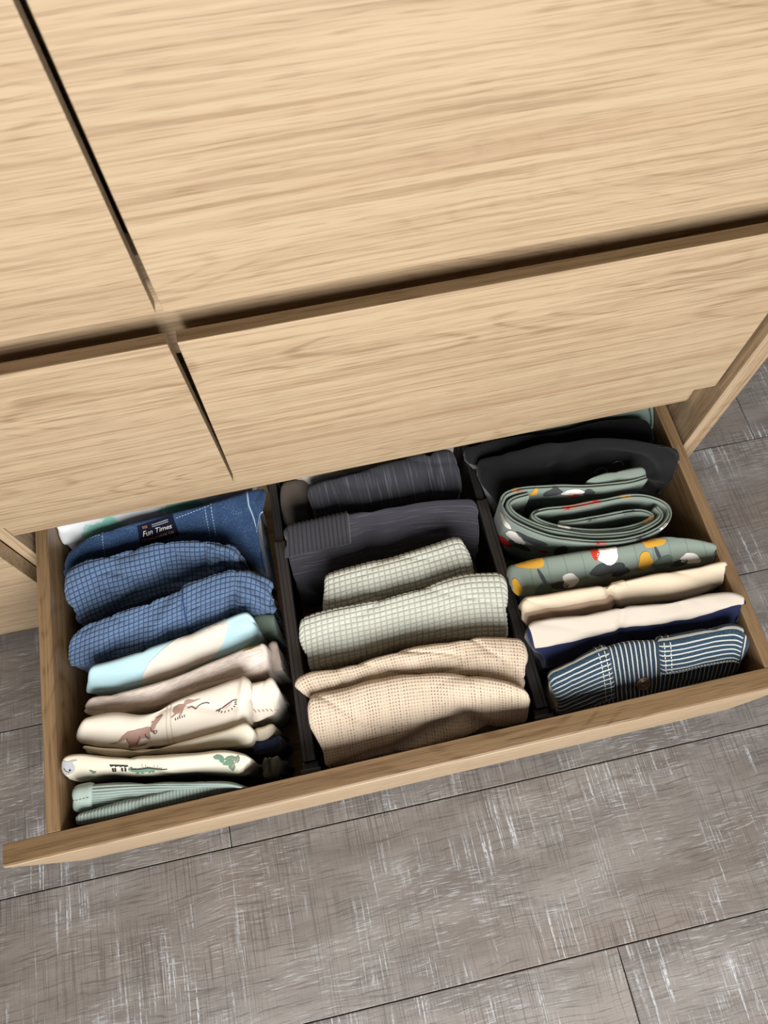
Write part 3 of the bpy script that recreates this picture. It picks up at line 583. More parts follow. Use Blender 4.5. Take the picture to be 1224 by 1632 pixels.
def loaf(name, key, mat, parent=None, bulge=0.008, wr=0.0012, seed=0.0, nu=90, nv=44, end_r=0.008, disp=None,
         zbot=None, dents=(), fu=14.0, fv=26.0, skew=0.35, power=0.62, xlim=(0.0165, 0.7435), taper=0.5, lim_z=-0.034, skirt_in=0.004):
    zb0 = (ZB + 0.0012) if zbot is None else zbot
    back, frontp = GARM[key]
    sp = [0.55 * (i / (nu - 1)) + 0.45 * (1 - math.cos(math.pi * i / (nu - 1))) / 2 for i in range(nu)]
    Bk = catmull([tuple(c / 1000 for c in p) for p in back], nu, sp)
    Fr = catmull([tuple(c / 1000 for c in p) for p in frontp], nu, sp)
    s = Cloth(); s.P, s.U, s.V = [], [], []
    mid = [(a + b) * 0.5 for a, b in zip(Bk, Fr)]
    cum = [0.0]
    for a, b in zip(mid, mid[1:]): cum.append(cum[-1] + (b - a).length)
    L = cum[-1]
    nb = max(5, nv // 7); nf = max(8, nv // 4); nc = nv - nb - nf
    for i in range(nu):
        B, F = Bk[i], Fr[i]
        prof = []
        for j in range(nb):
            f = 1 - j / nb
            d = (B.z - zb0) * f
            prof.append(Vector((B.x, B.y - 0.0 * f - skirt_in * math.sin(f * 1.4), B.z - d)))
        for j in range(nc + 1):
            th = math.pi * j / nc
            a = (1 - math.cos(th)) / 2
            p = B.lerp(F, a); h = bulge * max(0.0, math.sin(th)) ** power
            prof.append(Vector((p.x, p.y - h * 0.25, p.z + h)))
        for j in range(1, nf + 1):
            f = (j / nf) ** 1.3
            d = (F.z - zb0) * f
            prof.append(Vector((F.x, F.y + skirt_in * math.sin(f * 1.4), F.z - d)))
        # arc length, zero at the back edge of the crest
        arc = [0.0]
        for a, b in zip(prof, prof[1:]): arc.append(arc[-1] + (b - a).length)
        z0 = arc[nb]
        s.V.append([q - z0 for q in arc])
        s.U.append([cum[i]] * len(prof))
        # rounded ends
        e = min(cum[i], L - cum[i]) / end_r
        e = math.sqrt(max(0.0, 1 - (1 - e) ** 2)) if e < 1 else 1.0
        yc = (B.y + F.y) / 2
        q = []
        for p in prof:
            k = (p.z - zb0) / max(1e-6, B.z + bulge - zb0)
            y = yc + (p.y - yc) * (taper + (1 - taper) * e)
            z = p.z - min(end_r * 1.1, 0.02) * (1 - e) * max(0, k)
            x = p.x
            # keep clear of drawer sides and dividers below their rims
            t = max(0.0, min(1.0, (lim_z + 0.016 - z) / 0.016))
            xx = max(xlim[0], min(xlim[1], x))
            x = x + (xx - x) * t
            if z < 0.0085: x = max(0.0155, min(0.7445, x))
            q.append(Vector((x, y, z)))
        s.P.append(q)
    s.L = L; s.jm = nb + nc // 2; s.nb = nb; s.nc = nc
    fn = fold_noise(seed + 0.37, wr, fu, fv, skew)
    def nd(u, v, t, p):
        k = max(0.0, min(1.0, (p.z - zb0) / 0.05))
        d = fn(u, v) * k
        for (du, dv, amp, su, sv, an) in dents:
            c, sn = math.cos(an), math.sin(an)
            a = (u - du) * c + (v - dv) * sn; b = -(u - du) * sn + (v - dv) * c
            d += amp * math.exp(-(a / su) ** 2 - (b / sv) ** 2)
        if disp: d += disp(u, v) * k
        return d
    s.finish(name, mat, parent, nd)
    # mean visible band width (arc over the crest)
    s.bw = sum(v[nb + nc] for v in s.V) / nu
    return s

def lay(name, cl, bm, mat, parent, h=0.0005, step=0.004, smooth=True):
    """bend a flat bmesh (coordinates u, v in metres) over a cloth"""
    us = [v.co.x for v in bm.verts]; vv = [v.co.y for v in bm.verts]
    for lo, hi, ax in ((min(us), max(us), 0), (min(vv), max(vv), 1)):
        k = int((hi - lo) / step)
        for i in range(1, k + 1):
            c = lo + (hi - lo) * i / (k + 1)
            co = (c, 0, 0) if ax == 0 else (0, c, 0); no = (1, 0, 0) if ax == 0 else (0, 1, 0)
            bmesh.ops.bisect_plane(bm, geom=list(bm.verts) + list(bm.edges) + list(bm.faces), plane_co=co, plane_no=no)
    uvl = bm.loops.layers.uv.new('UVMap') if not bm.loops.layers.uv else bm.loops.layers.uv[0]
    for f in bm.faces:
        for lp in f.loops: lp[uvl].uv = (lp.vert.co.x, lp.vert.co.y)
        f.smooth = smooth
    for v in bm.verts:
        v.co = cl.at(v.co.x, v.co.y, h + v.co.z)[0]
    me = bpy.data.meshes.new(name); bm.to_mesh(me); bm.free()
    return link(name, me, mat, parent)

def polys(name, cl, plist, mat, parent, h=0.0005, step=0.004):
    bm = bmesh.new()
    for pts in plist:
        f = bm.faces.new([bm.verts.new((x, y, 0)) for x, y in pts])
        f.normal_update()
    bmesh.ops.triangulate(bm, faces=list(bm.faces))
    return lay(name, cl, bm, mat, parent, h, step)
def ribbon_pts(pts, w):
    out = []
    for (x0, y0), (x1, y1) in zip(pts, pts[1:]):
        d = math.hypot(x1 - x0, y1 - y0) or 1e-9
        nx, ny = -(y1 - y0) / d * w / 2, (x1 - x0) / d * w / 2
        out.append([(x0 + nx, y0 + ny), (x0 - nx, y0 - ny), (x1 - nx, y1 - ny), (x1 + nx, y1 + ny)])
    return out
def dashes(pts, w, dash=0.0022, gap=0.0012):
    out = []
    for (x0, y0), (x1, y1) in zip(pts, pts[1:]):
        d = math.hypot(x1 - x0, y1 - y0); k = max(1, int(d / (dash + gap)))
        for i in range(k):
            a = i / k; b = a + (dash / (dash + gap)) / k
            out += ribbon_pts([(x0 + (x1 - x0) * a, y0 + (y1 - y0) * a), (x0 + (x1 - x0) * b, y0 + (y1 - y0) * b)], w)
    return out
def blob(cx, cy, rx, ry, rot=0.0, n=18, irr=0.0, seed=0):
    r = random.Random(seed); ph = [r.uniform(0, 6.28) for _ in range(3)]
    out = []
    for i in range(n):
        t = 2 * math.pi * i / n
        k = 1 + irr * (0.5 * math.sin(2 * t + ph[0]) + 0.35 * math.sin(3 * t + ph[1]) + 0.2 * math.sin(5 * t + ph[2]))
        x, y = rx * k * math.cos(t), ry * k * math.sin(t)
        out.append((cx + x * math.cos(rot) - y * math.sin(rot), cy + x * math.sin(rot) + y * math.cos(rot)))
    return out
def place(shape, cx, cy, sc, rot=0.0, flip=False):
    out = []
    for x, y in shape:
        if flip: x = -x
        x *= sc; y *= -sc          # shapes are drawn with y up, v runs down the front
        out.append((cx + x * math.cos(rot) - y * math.sin(rot), cy + x * math.sin(rot) + y * math.cos(rot)))
    return out

def raised(name, cl, u0, u1, v0, v1, h, mat, parent, nu=40, nv=24, edge=0.002, disp=None, skew=0.0, uvswap=False):
    """a second layer of cloth lying on a garment: soft rounded edges, real thickness"""
    bm = bmesh.new(); uvl = bm.loops.layers.uv.new('UVMap')
    us = [u0 + (u1 - u0) * i / (nu - 1) for i in range(nu)]; vv = [v0 + (v1 - v0) * j / (nv - 1) for j in range(nv)]
    g = []
    for u in us:
        row = []
        for v in vv:
            d = min(u - u0, u1 - u, v - v0, v1 - v)
            k = math.sqrt(max(0.0, 1 - (1 - min(1, d / edge)) ** 2))
            hh = -0.0006 + (h + 0.0006) * k + (disp(u, v) * k if disp else 0)
            uu = u + skew * (v - v0)
            row.append(bm.verts.new(cl.at(uu, v, hh)[0]))
        g.append(row)
    for i in range(nu - 1):
        for j in range(nv - 1):
            f = bm.faces.new((g[i][j], g[i][j + 1], g[i + 1][j + 1], g[i + 1][j])); f.smooth = True
            for lp, (a, b) in zip(f.loops, ((i, j), (i, j + 1), (i + 1, j + 1), (i + 1, j))):
                lp[uvl].uv = (vv[b], us[a]) if uvswap else (us[a], vv[b])
    me = bpy.data.meshes.new(name); bm.to_mesh(me); bm.free()
    return link(name, me, mat, parent)

def text_on(name, cl, txt, cu, cv, size, mat, parent, shear=0.0, rot=0.0, h=0.0009, sx=1.0):
    cd = bpy.data.curves.new(name, 'FONT'); cd.body = txt; cd.size = size; cd.shear = shear
    cd.align_x = 'CENTER'; cd.align_y = 'CENTER'; cd.resolution_u = 3
    to = bpy.data.objects.new(name + '_src', cd); C.objects.link(to)
    bpy.context.view_layer.update()
    me = to.to_mesh().copy(); 
    bm = bmesh.new(); bm.from_mesh(me)
    bpy.data.objects.remove(to); bpy.data.curves.remove(cd); bpy.data.meshes.remove(me)
    for v in bm.verts:
        x, y = v.co.x * sx, -v.co.y
        v.co = (cu + x * math.cos(rot) - y * math.sin(rot), cv + x * math.sin(rot) + y * math.cos(rot), 0)
    return lay(name, cl, bm, mat, parent, h, 0.004, False)

def garment(name, label, cat, *a, group=None, **k):
    cl = loaf(name, *a, **k); tag(cl.o, label, cat, group); return cl
def waffle_disp(cu, cv, depth):
    def f(u, v):
        a = abs(math.sin(math.pi * u / cu)); b = abs(math.sin(math.pi * v / cv))
        return depth * min(min(1, a / 0.45), min(1, b / 0.5))
    return f
def rib_disp(c, depth, along=False):
    return lambda u, v: depth * abs(math.sin(math.pi * (v if along else u) / c))

# ------------------------------------------------------------------ fabrics
F_TIE = fabric('white_mint_tiedye', (226, 229, 234), 'tiedye', (140, 206, 188), seed=4.2)
F_DENIM = fabric('blue_denim', (36, 58, 92), 'denim', (112, 143, 176))
F_BLUEW = fabric('blue_waffle_cloth', (98, 120, 150), 'waffle', (38, 56, 86), cell=0.0056, cell2=0.0060)
F_AQUA = fabric('pale_aqua_jersey', (182, 216, 224))
F_SAGEJ = fabric('sage_jersey', (112, 128, 116))
F_HEATH = fabric('oatmeal_heather', (222, 208, 196), 'heather', (196, 184, 176))
F_CREAM = fabric('cream_jersey', (226, 217, 202))
F_CREAM2 = fabric('ivory_jersey', (222, 214, 194))
F_NAVYJ = fabric('navy_jersey', (34, 42, 70))
F_SAGER = fabric('sage_rib_knit', (150, 164, 157), 'rib', (100, 118, 110), cell=-0.0034)
F_SAGER2 = fabric('sage_rib_knit_slanted', (150, 162, 154), 'rib', (104, 120, 110), cell=0.0034)
F_SAGEB = fabric('sage_waistband', (150, 164, 156))
F_WHITE = fabric('off_white_cotton', (214, 208, 200))
F_TAUPE = fabric('taupe_cotton', (98, 89, 80))
F_CHAR1 = fabric('charcoal_slub_across', (52, 52, 57), 'slub', (84, 85, 92), cell=1.0)
F_CHAR2 = fabric('charcoal_slub_along', (52, 51, 57), 'slub', (78, 78, 86), cell=-1.0)
F_CHARC = fabric('charcoal_cuff_rib', (60, 59, 65), 'rib', (24, 24, 28), cell=0.0052)
F_SAGEW = fabric('sage_grey_waffle_knit', (190, 191, 180), 'waffle', (154, 155, 143), cell=0.0066, cell2=0.0060)
F_KNIT = fabric('beige_openwork_knit', (206, 188, 166), 'knit', (146, 118, 94))
F_SAGEC = fabric('sage_cotton', (110, 126, 118))
F_BLACK = fabric('black_jersey', (19, 18, 20))
F_GREENP = fabric('grey_green_jersey', (122, 134, 124))
F_SAND = fabric('sand_cotton', (214, 197, 172))
F_SANDB = fabric('taupe_lining', (188, 162, 140))
F_CREAM3 = fabric('pale_cream_cotton', (188, 178, 164))
F_NAVY = fabric('navy_cotton', (20, 28, 62))
F_STR_U = fabric('hickory_stripe_upright', (26, 42, 58), 'stripe', (190, 189, 180), cell=0.0050)
F_STR_V = fabric('hickory_stripe_along', (28, 50, 66), 'stripe', (194, 193, 184), cell=-0.0053)
def flat(name, rgb):
    n = NT(name); n.rough(0.9); n.b.inputs['Specular IOR Level'].default_value = 0.15
    uvs = n.sep(n.uv())
    w = n.noise(n.vec(n.m('MULTIPLY', uvs[0], 900.0), n.m('MULTIPLY', uvs[1], 900.0)), 1.0, 2.0)
    base = lin(*rgb); n.col(n.mix(n.m('MULTIPLY', w, 0.5), base, tuple(c * 0.8 for c in base[:3]) + (1,)))
    return n.mat
I_BROWN = flat('ink_brown', (168, 136, 124)); I_DARK = flat('ink_dark', (48, 44, 44)); I_GREEN = flat('ink_green', (100, 128, 108))
I_GREY = flat('ink_grey', (164, 164, 166)); I_WHITE = flat('ink_white', (232, 228, 222)); I_MUST = flat('ink_mustard', (196, 148, 54))
I_CHAR = flat('ink_charcoal', (66, 68, 70)); I_RED = flat('ink_red', (186, 52, 40)); I_PINK = flat('ink_pink', (206, 166, 152))
I_OLIVE = flat('ink_olive', (146, 138, 70)); I_NAVY = flat('label_navy', (18, 22, 44)); I_ORANGE = flat('thread_orange', (204, 150, 92))
I_STITCH = flat('thread_pale_blue', (150, 172, 196)); I_STITCHW = flat('thread_white', (214, 212, 202)); I_SOFT = flat('ink_cream', (240, 234, 222))
I_SEAM = flat('seam_shadow_thread', (200, 190, 172)); I_DKBLUE = flat('thread_dark_blue', (44, 66, 104)); I_DKSAGE = flat('thread_dark_sage', (92, 106, 96))
def metal():
    n = NT('aged_brass_button'); n.b.inputs['Metallic'].default_value = 0.85; n.rough(0.42)
    n.col(n.mix(n.noise(n.obj(), 900.0, 2.0), lin(120, 106, 92), lin(168, 156, 140))); return n.mat
METAL = metal()

LX = (0.0165, 0.2450); MX = (0.2760, 0.5030); RX = (0.5325, 0.7435)

# ------------------------------------------------------------------ left compartment, back to front
g = garment('folded_shirt', 'white garment with mint green tie-dye blotches tucked behind the jeans', 'shirt', 'L1', F_TIE, bulge=0.010, wr=0.003, seed=1.1, xlim=LX)

g = garment('folded_jeans', 'folded blue denim jeans with a navy sewn label on the waistband', 'jeans', 'L2', F_DENIM, bulge=0.009, wr=0.0022, seed=2.3, xlim=LX, nu=120, nv=60)
j = g; L, bw = g.L, g.bw
def jx(px): return (px - 106) / (436 - 106) * L
polys('label_patch', j, [[(jx(230), 0.008), (jx(286), 0.005), (jx(288), 0.032), (jx(228), 0.034)]], I_NAVY, j.o, 0.0007)
text_on('label_text', j, 'Fun Times', jx(257), 0.0185, 0.0088, I_SOFT, j.o, 0.35, -0.06, 0.0013, 0.95)
text_on('label_text', j, 'LOUNGEWEAR CO.', jx(257), 0.0265, 0.0042, I_ORANGE, j.o, 0, -0.04, 0.0013, 1.05)
text_on('label_text', j, '323', jx(241), 0.0112, 0.0042, I_ORANGE, j.o, 0, -0.05, 0.0013)
polys('label_stripe', j, [[(jx(252), 0.0100), (jx(277), 0.0085), (jx(277), 0.0093), (jx(252), 0.0108)], [(jx(252), 0.0122), (jx(277), 0.0107), (jx(277), 0.0115), (jx(252), 0.0130)]], I_GREY, j.o, 0.0013)
polys('stitching', j, dashes([(jx(345), 0.0), (jx(343), 0.020), (jx(341), 0.045)], 0.0009) + dashes([(jx(335), 0.002), (jx(332), 0.045)], 0.0008)
      + dashes([(jx(290), 0.010), (jx(343), 0.006)], 0.0008) + dashes([(jx(175), 0.004), (jx(172), 0.05)], 0.0008) + dashes([(jx(110), 0.006), (jx(140), 0.004), (jx(172), 0.006)], 0.0008), I_STITCH, j.o, 0.0006)
polys('seam_edge', j, ribbon_pts([(jx(396), 0.0), (jx(398), 0.02), (jx(404), 0.035), (jx(410), 0.052), (jx(420), 0.056), (jx(422), 0.045), (jx(424), 0.034), (jx(431), 0.030)], 0.0016), I_STITCH, j.o, 0.0009)
raised('belt_loop', j, jx(352), jx(392), 0.002, 0.062, 0.0016, F_DENIM, j.o, 20, 24)

def wrinkle_small(seed, amp):
    return lambda u, v: amp * nz(u * 90 + v * 120 + seed, v * 60 - u * 30, seed)
wd = waffle_disp(0.0056, 0.0060, 0.0009)
ws = wrinkle_small(3.0, 0.0006)
g = garment('folded_waffle_trousers', 'blue waffle-weave garment lying against the denim jeans', 'trousers', 'L3', F_BLUEW, bulge=0.011, wr=0.0042, seed=3.3, xlim=LX, nu=230, nv=110,
            disp=lambda u, v: wd(u, v) + ws(u, v), fu=26, fv=30, skew=0.7, dents=[(0.10, 0.055, -0.006, 0.07, 0.012, -0.35), (0.15, 0.05, -0.004, 0.05, 0.008, -0.4), (0.165, 0.020, -0.004, 0.010, 0.03, 0.3)])
L = g.L
raised('gathered_cuff', g, L * 0.80, L * 0.985, 0.006, 0.05, 0.004, F_BLUEW, g.o, 50, 30, 0.006, lambda u, v: wd(u, v) + 0.0012 * math.sin(v * 420 + u * 300))
g = garment('folded_waffle_trousers', 'blue waffle-weave garment with a centre seam lying behind the pale aqua shirt', 'trousers', 'L4', F_BLUEW, bulge=0.011, wr=0.0040, seed=5.9, xlim=LX, nu=230, nv=110,
            disp=lambda u, v: wd(u, v) + ws(u, v), fu=24, fv=30, skew=0.8, dents=[(0.075, 0.04, -0.004, 0.05, 0.008, -0.7), (0.10, 0.03, -0.003, 0.05, 0.007, -0.8), (0.195, 0.03, -0.005, 0.006, 0.05, 0.1)])
L = g.L
polys('centre_seam', g, ribbon_pts([(L * 0.545, -0.004), (L * 0.55, 0.02), (L * 0.56, 0.04), (L * 0.575, 0.065)], 0.0016), I_DKBLUE, g.o, 0.0012)
raised('side_panel_fold', g, L * 0.80, L * 0.99, 0.004, 0.046, 0.003, F_BLUEW, g.o, 50, 36, 0.006, lambda u, v: 0.0014 * math.sin(v * 330 - u * 160) + wd(u, v) * 0.6)

g = garment('folded_shirt', 'pale aqua shirt with a large off-white printed area', 'shirt', 'L5', F_AQUA, bulge=0.010, wr=0.0022, seed=7.7, xlim=LX, nu=110, nv=52)
L, bw = g.L, g.bw
polys('off_white_print', g, [[(L*0.30, bw*1.05), (L*0.33, bw*0.62), (L*0.37, bw*0.40), (L*0.45, bw*0.22), (L*0.55, bw*0.08), (L*0.70, bw*-0.02), (L*0.84, bw*0.02), (L*0.845, bw*0.25), (L*0.80, bw*0.55), (L*0.74, bw*0.78), (L*0.64, bw*0.98), (L*0.52, bw*1.12), (L*0.40, bw*1.16)]], flat('ink_soft_white', (222, 214, 202)), g.o)
g = garment('tucked_sleeve', 'sage green jersey roll tucked between the blue waffle garment and divider', 'clothing', 'L5b', F_SAGEJ, bulge=0.010, wr=0.002, seed=8.8, xlim=LX, nu=40, nv=36)

g = garment('folded_sweatshirt', 'oatmeal heather sweatshirt with a rolled end coloured as if in shade', 'sweatshirt', 'L6', F_HEATH, bulge=0.009, wr=0.0026, seed=9.1, xlim=LX, nu=110, nv=52)
L, bw = g.L, g.bw
polys('olive_print', g, [[(L*0.86, bw*0.16), (L*0.90, bw*0.07), (L*0.945, bw*0.03), (L*0.965, bw*0.06), (L*0.955, bw*0.13), (L*0.91, bw*0.19)]], I_OLIVE, g.o)
loaf('rolled_end', 'L6b', fabric('oatmeal_shaded_jersey', (172, 158, 148)), g.o, bulge=0.008, wr=0.002, seed=2.2, xlim=LX, nu=36, nv=36)  # same sweatshirt's end in darker oatmeal, shade put into its colour

g = garment('folded_shirt', 'cream shirt printed with brown kangaroos and a half sun', 'shirt', 'L7', F_CREAM, bulge=0.009, wr=0.0026, seed=11.5, xlim=LX, nu=130, nv=60,
            dents=[(0.045, 0.012, 0.003, 0.03, 0.012, 0), (0.085, 0.0, -0.003, 0.012, 0.02, 0), (0.175, 0.02, 0.003, 0.004, 0.03, 0.2)])
L, bw = g.L, g.bw
def kx(c): return ((90 + c / 4.08) - 126) / (400 - 126) * L       # along the shirt
KM = L / 274 / 4.08                                               # metres per drawing unit
def draw(pts, cx, cy, v0, sq=0.88): return [(kx(x), v0 + (y - cy) * KM * sq) for x, y in pts]
roo = [(360,425),(420,400),(450,340),(480,305),(540,290),(590,295),(615,310),(625,290),(618,272),(640,275),(650,255),(656,264),(692,258),(697,267),(675,290),(655,310),(640,345),(650,362),(640,370),(626,350),(614,345),(620,400),(610,404),(590,380),(565,375),(550,400),(545,420),(600,430),(600,438),(535,432),(520,430),(495,448),(488,440),(492,410),(470,370),(440,395),(400,420)]
polys('kangaroo_print', g, [draw(roo, 530, 350, bw * 0.50)], I_BROWN, g.o)
def dr(pts, v0=None): return draw(pts, 530, 350, bw * 0.50)
polys('kangaroo_outline', g, ribbon_pts(dr([(475,360),(482,390),(492,405)]), 0.0006) + ribbon_pts(dr([(555,348),(550,375),(538,410)]), 0.0006) + ribbon_pts(dr([(585,345),(592,370),(612,402)]), 0.0006)
      + ribbon_pts(dr([(618,310),(622,335),(640,352)]), 0.0006) + ribbon_pts(dr([(640,352),(652,350),(664,362),(655,374),(642,370),(640,352)]), 0.0006) + ribbon_pts(dr([(655,262),(690,260)]), 0.0006) + ribbon_pts(dr([(492,446),(520,432),(600,436)]), 0.0006), I_DARK, g.o, 0.0007)
roo2 = [(950,140),(900,134),(862,116),(840,118),(830,135),(800,125),(768,130),(760,160),(775,180),(750,193),(750,204),(790,187),(810,185),(799,214),(806,220),(826,190),(836,160),(852,146),(890,146)]
polys('kangaroo_print', g, [draw(roo2, 850, 170, bw * 0.30)], I_BROWN, g.o)
def dr2(pts): return draw(pts, 850, 170, bw * 0.30)
polys('hill_line', g, ribbon_pts(dr2([(858,172),(885,174),(912,200),(930,184),(955,178),(985,182),(1000,194)]), 0.0007) + [q for k in range(5) for q in ribbon_pts(dr2([(782 + k * 14, 228), (779 + k * 15, 212)]), 0.0009)], I_DARK, g.o, 0.0007)
sun = [(1078,246),(1148,214),(1145,232),(1130,248),(1108,256),(1090,254)]
def dr3(pts): return draw(pts, 1110, 235, bw * 0.52)
polys('sun_print', g, [dr3(sun)], I_PINK, g.o)
polys('sun_rays', g, ribbon_pts(dr3([(1040,250),(1080,242),(1110,226),(1150,210),(1180,212)]), 0.0008)
      + [q for a in range(8) for q in ribbon_pts(dr3([(1112 + 50 * math.cos(2.6 - a * 0.40), 236 + 34 * math.sin(2.6 - a * 0.40)), (1112 + 66 * math.cos(2.6 - a * 0.40), 236 + 46 * math.sin(2.6 - a * 0.40))]), 0.0008)], I_DARK, g.o, 0.0007)
polys('side_seam', g, ribbon_pts([(kx(715), -0.002), (kx(722), bw * 0.5), (kx(735), bw * 1.1)], 0.0011) + ribbon_pts([(kx(742), -0.002), (kx(750), bw * 0.5), (kx(768), bw * 1.1)], 0.0011), I_SEAM, g.o, 0.0006)
polys('neck_mark', g, ribbon_pts([(kx(150), bw * 0.85), (kx(162), bw * 0.88), (kx(174), bw * 0.85)], 0.0008), I_DARK, g.o, 0.0007)
cl7 = loaf('sleeve_end', 'L7b', F_CREAM, g.o, bulge=0.009, wr=0.0024, seed=4.4, xlim=LX, nu=50, nv=40)
polys('sleeve_marks', cl7, [q for k in range(7) for q in ribbon_pts([(0.006 + k * 0.0045, 0.030 + 0.0016 * k), (0.0085 + k * 0.0045, 0.0345 + 0.0014 * k)], 0.0009)], I_BROWN, g.o, 0.0006)

g = garment('folded_shirt', 'plain ivory shirt squeezed in below the kangaroo shirt', 'shirt', 'L8', F_CREAM2, bulge=0.008, wr=0.0024, seed=13.2, xlim=LX, nu=110, nv=48)
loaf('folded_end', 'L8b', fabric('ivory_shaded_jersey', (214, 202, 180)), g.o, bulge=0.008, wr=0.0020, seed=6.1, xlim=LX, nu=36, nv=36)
g = garment('tucked_sleeve', 'navy jersey end poking out beside the plain ivory shirt', 'clothing', 'L8c', F_NAVYJ, bulge=0.008, wr=0.002, seed=7.4, xlim=LX, nu=40, nv=36)

g = garment('folded_shirt', 'cream shirt printed with a green crocodile, grey elephant and leaves', 'shirt', 'L9', fabric('warm_white_jersey', (208, 201, 182)), bulge=0.009, wr=0.0024, seed=15.6, xlim=LX, nu=130, nv=60)
L, bw = g.L, g.bw
def cx_(c): return ((90 + c / 4.08) - 97) / (396 - 97) * L
KM = L / 299 / 4.08
def dc(pts, sq=0.92): return [(cx_(x), bw * 0.46 + (y - 575) * KM * sq) for x, y in pts]
polys('elephant_print', g, [dc([(24,500),(60,498),(90,515),(115,512),(145,512),(148,520),(122,522),(120,540),(132,565),(130,590),(112,612),(90,625),(62,628),(40,600),(28,560)])], I_GREY, g.o)
polys('elephant_eye', g, [blob(cx_(98), bw * 0.5, 0.0011, 0.0014)] + ribbon_pts(dc([(62,560),(75,590),(92,606)]), 0.0006), I_DARK, g.o, 0.0008)
polys('crocodile_print', g, [dc([(478,575),(484,552),(505,538),(512,541),(494,556),(520,562),(600,562),(680,566),(740,569),(735,575),(690,585),(655,590),(650,598),(652,610),(636,612),(634,598),(618,612),(610,610),(614,594),(580,596),(582,608),(566,610),(564,596),(548,598),(550,614),(532,616),(528,594),(500,590)])], I_GREEN, g.o)
polys('crocodile_spikes', g, [q for k in range(17) for q in ribbon_pts(dc([(502 + k * 12, 560), (510 + k * 12, 548)]), 0.0007)] + ribbon_pts(dc([(500,562),(600,560),(735,571)]), 0.0007), I_DARK, g.o, 0.0008)
polys('paw_prints', g, [blob(cx_(x), bw * 0.46 + (y - 575) * KM * 0.92, 0.0011, 0.0013) for x, y in ((378,568),(394,566),(377,582),(393,580),(379,596),(392,594),(440,562),(462,560),(438,574),(462,572),(440,586),(460,584))]
      + [q for k in range(12) for q in ribbon_pts(dc([(362 + k * 10, 524), (370 + k * 10, 546 - (k % 3) * 5)]), 0.0014)], I_DARK, g.o)
polys('bird_legs', g, [q for x in (570, 592, 650, 672) for q in ribbon_pts(dc([(x, 524), (x + 2, 546)]), 0.0009)], I_BROWN, g.o)
for x, y, s_, r_ in ((1062,512,.012,.2),(1085,534,.012,1.2),(1135,556,.014,-.6),(1140,520,.013,-.3),(1158,590,.016,1.3),(1186,520,.010,1.5),(238,606,.006,.6),(252,614,.006,-.6)):
    polys('leaf_print', g, [place([(-.5,0),(-.25,.2),(.1,.22),(.5,0),(.1,-.22),(-.25,-.2)], cx_(x), bw * 0.46 + (y - 575) * KM * 0.92, s_, r_)], I_GREEN, g.o)
polys('leaf_stem', g, ribbon_pts(dc([(1190,505),(1180,545),(1165,575),(1156,610)]), 0.0010) + ribbon_pts(dc([(1180,540),(1150,520)]), 0.0008), I_BROWN, g.o, 0.0006)

g = garment('folded_rib_trousers', 'sage green ribbed trousers with a smooth waistband by the drawer front', 'trousers', 'L10', F_SAGER, bulge=0.009, wr=0.0022, seed=17.1, xlim=LX, nu=150, nv=90, disp=rib_disp(0.0034, 0.0006, True), fu=18, fv=20)
L, bw = g.L, g.bw
raised('waistband', g, -0.0005, L * 0.125, -0.004, bw * 1.15, 0.0026, F_SAGEB, g.o, 24, 24, 0.004)
polys('waistband_stitch', g, dashes([(L * 0.012, bw * 0.5), (L * 0.118, bw * 0.42)], 0.0006), I_DKSAGE, g.o, 0.0032)
loaf('rolled_leg', 'L10b', F_SAGER2, g.o, bulge=0.008, wr=0.0020, seed=18.4, xlim=LX, nu=190, nv=50, disp=lambda u, v: 0.0006 * abs(math.sin(math.pi * (u + v * 0.7) / 0.0034)), zbot=-0.12)
loaf('folded_end', 'L9b', fabric('sage_grey_jersey', (104, 108, 98)), g.o, bulge=0.008, wr=0.006, seed=19.5, xlim=LX, nu=60, nv=40, fu=60, fv=50)

# ------------------------------------------------------------------ middle compartment
g = garment('folded_shirt', 'off-white garment at the back behind the charcoal knits', 'shirt', 'M0', F_WHITE, bulge=0.010, wr=0.003, seed=21.2, xlim=MX)
g = garment('folded_blanket', 'taupe quilted cloth in the back corner beside the charcoal knits', 'clothing', 'M0b', F_TAUPE, bulge=0.010, wr=0.003, seed=22.2, xlim=MX, nu=40, nv=36)
g = garment('folded_knit', 'charcoal knit with upright slub lines touching the off-white garment', 'sweater', 'M1', F_CHAR1, bulge=0.012, wr=0.0026, seed=23.3, xlim=MX, nu=110, nv=52, dents=[(0.15, 0.02, -0.005, 0.005, 0.06, 0.15)])
g = garment('folded_knit', 'charcoal knit sweater with a ribbed cuff folded on top', 'sweater', 'M2', F_CHAR2, bulge=0.010, wr=0.0026, seed=24.4, xlim=MX, nu=120, nv=70, dents=[(0.10, 0.05, -0.005, 0.01, 0.06, 0.15)])
raised('ribbed_cuff', g, 0.0005, g.L * 0.335, 0.001, 0.040, 0.0035, F_CHARC, g.o, 140, 24, 0.003, rib_disp(0.0052, 0.0014))
wdg = waffle_disp(0.0066, 0.0060, 0.0013)
g = garment('folded_waffle_knit', 'small sage grey waffle-knit roll resting on the charcoal sweater', 'sweater', 'M3', F_SAGEW, bulge=0.013, wr=0.0018, seed=25.5, xlim=MX, nu=200, nv=110, disp=wdg)
g = garment('folded_waffle_knit', 'larger sage grey waffle-knit garment lying behind the beige sweater', 'sweater', 'M4', F_SAGEW, bulge=0.012, wr=0.0022, seed=26.6, xlim=MX, nu=240, nv=120, disp=wdg)
g = garment('folded_sweater', 'beige openwork knit sweater filling the front of the middle compartment', 'sweater', 'M5', F_KNIT, bulge=0.009, wr=0.0030, seed=27.7, xlim=MX, nu=150, nv=70, fu=20, fv=40, skew=0.6)
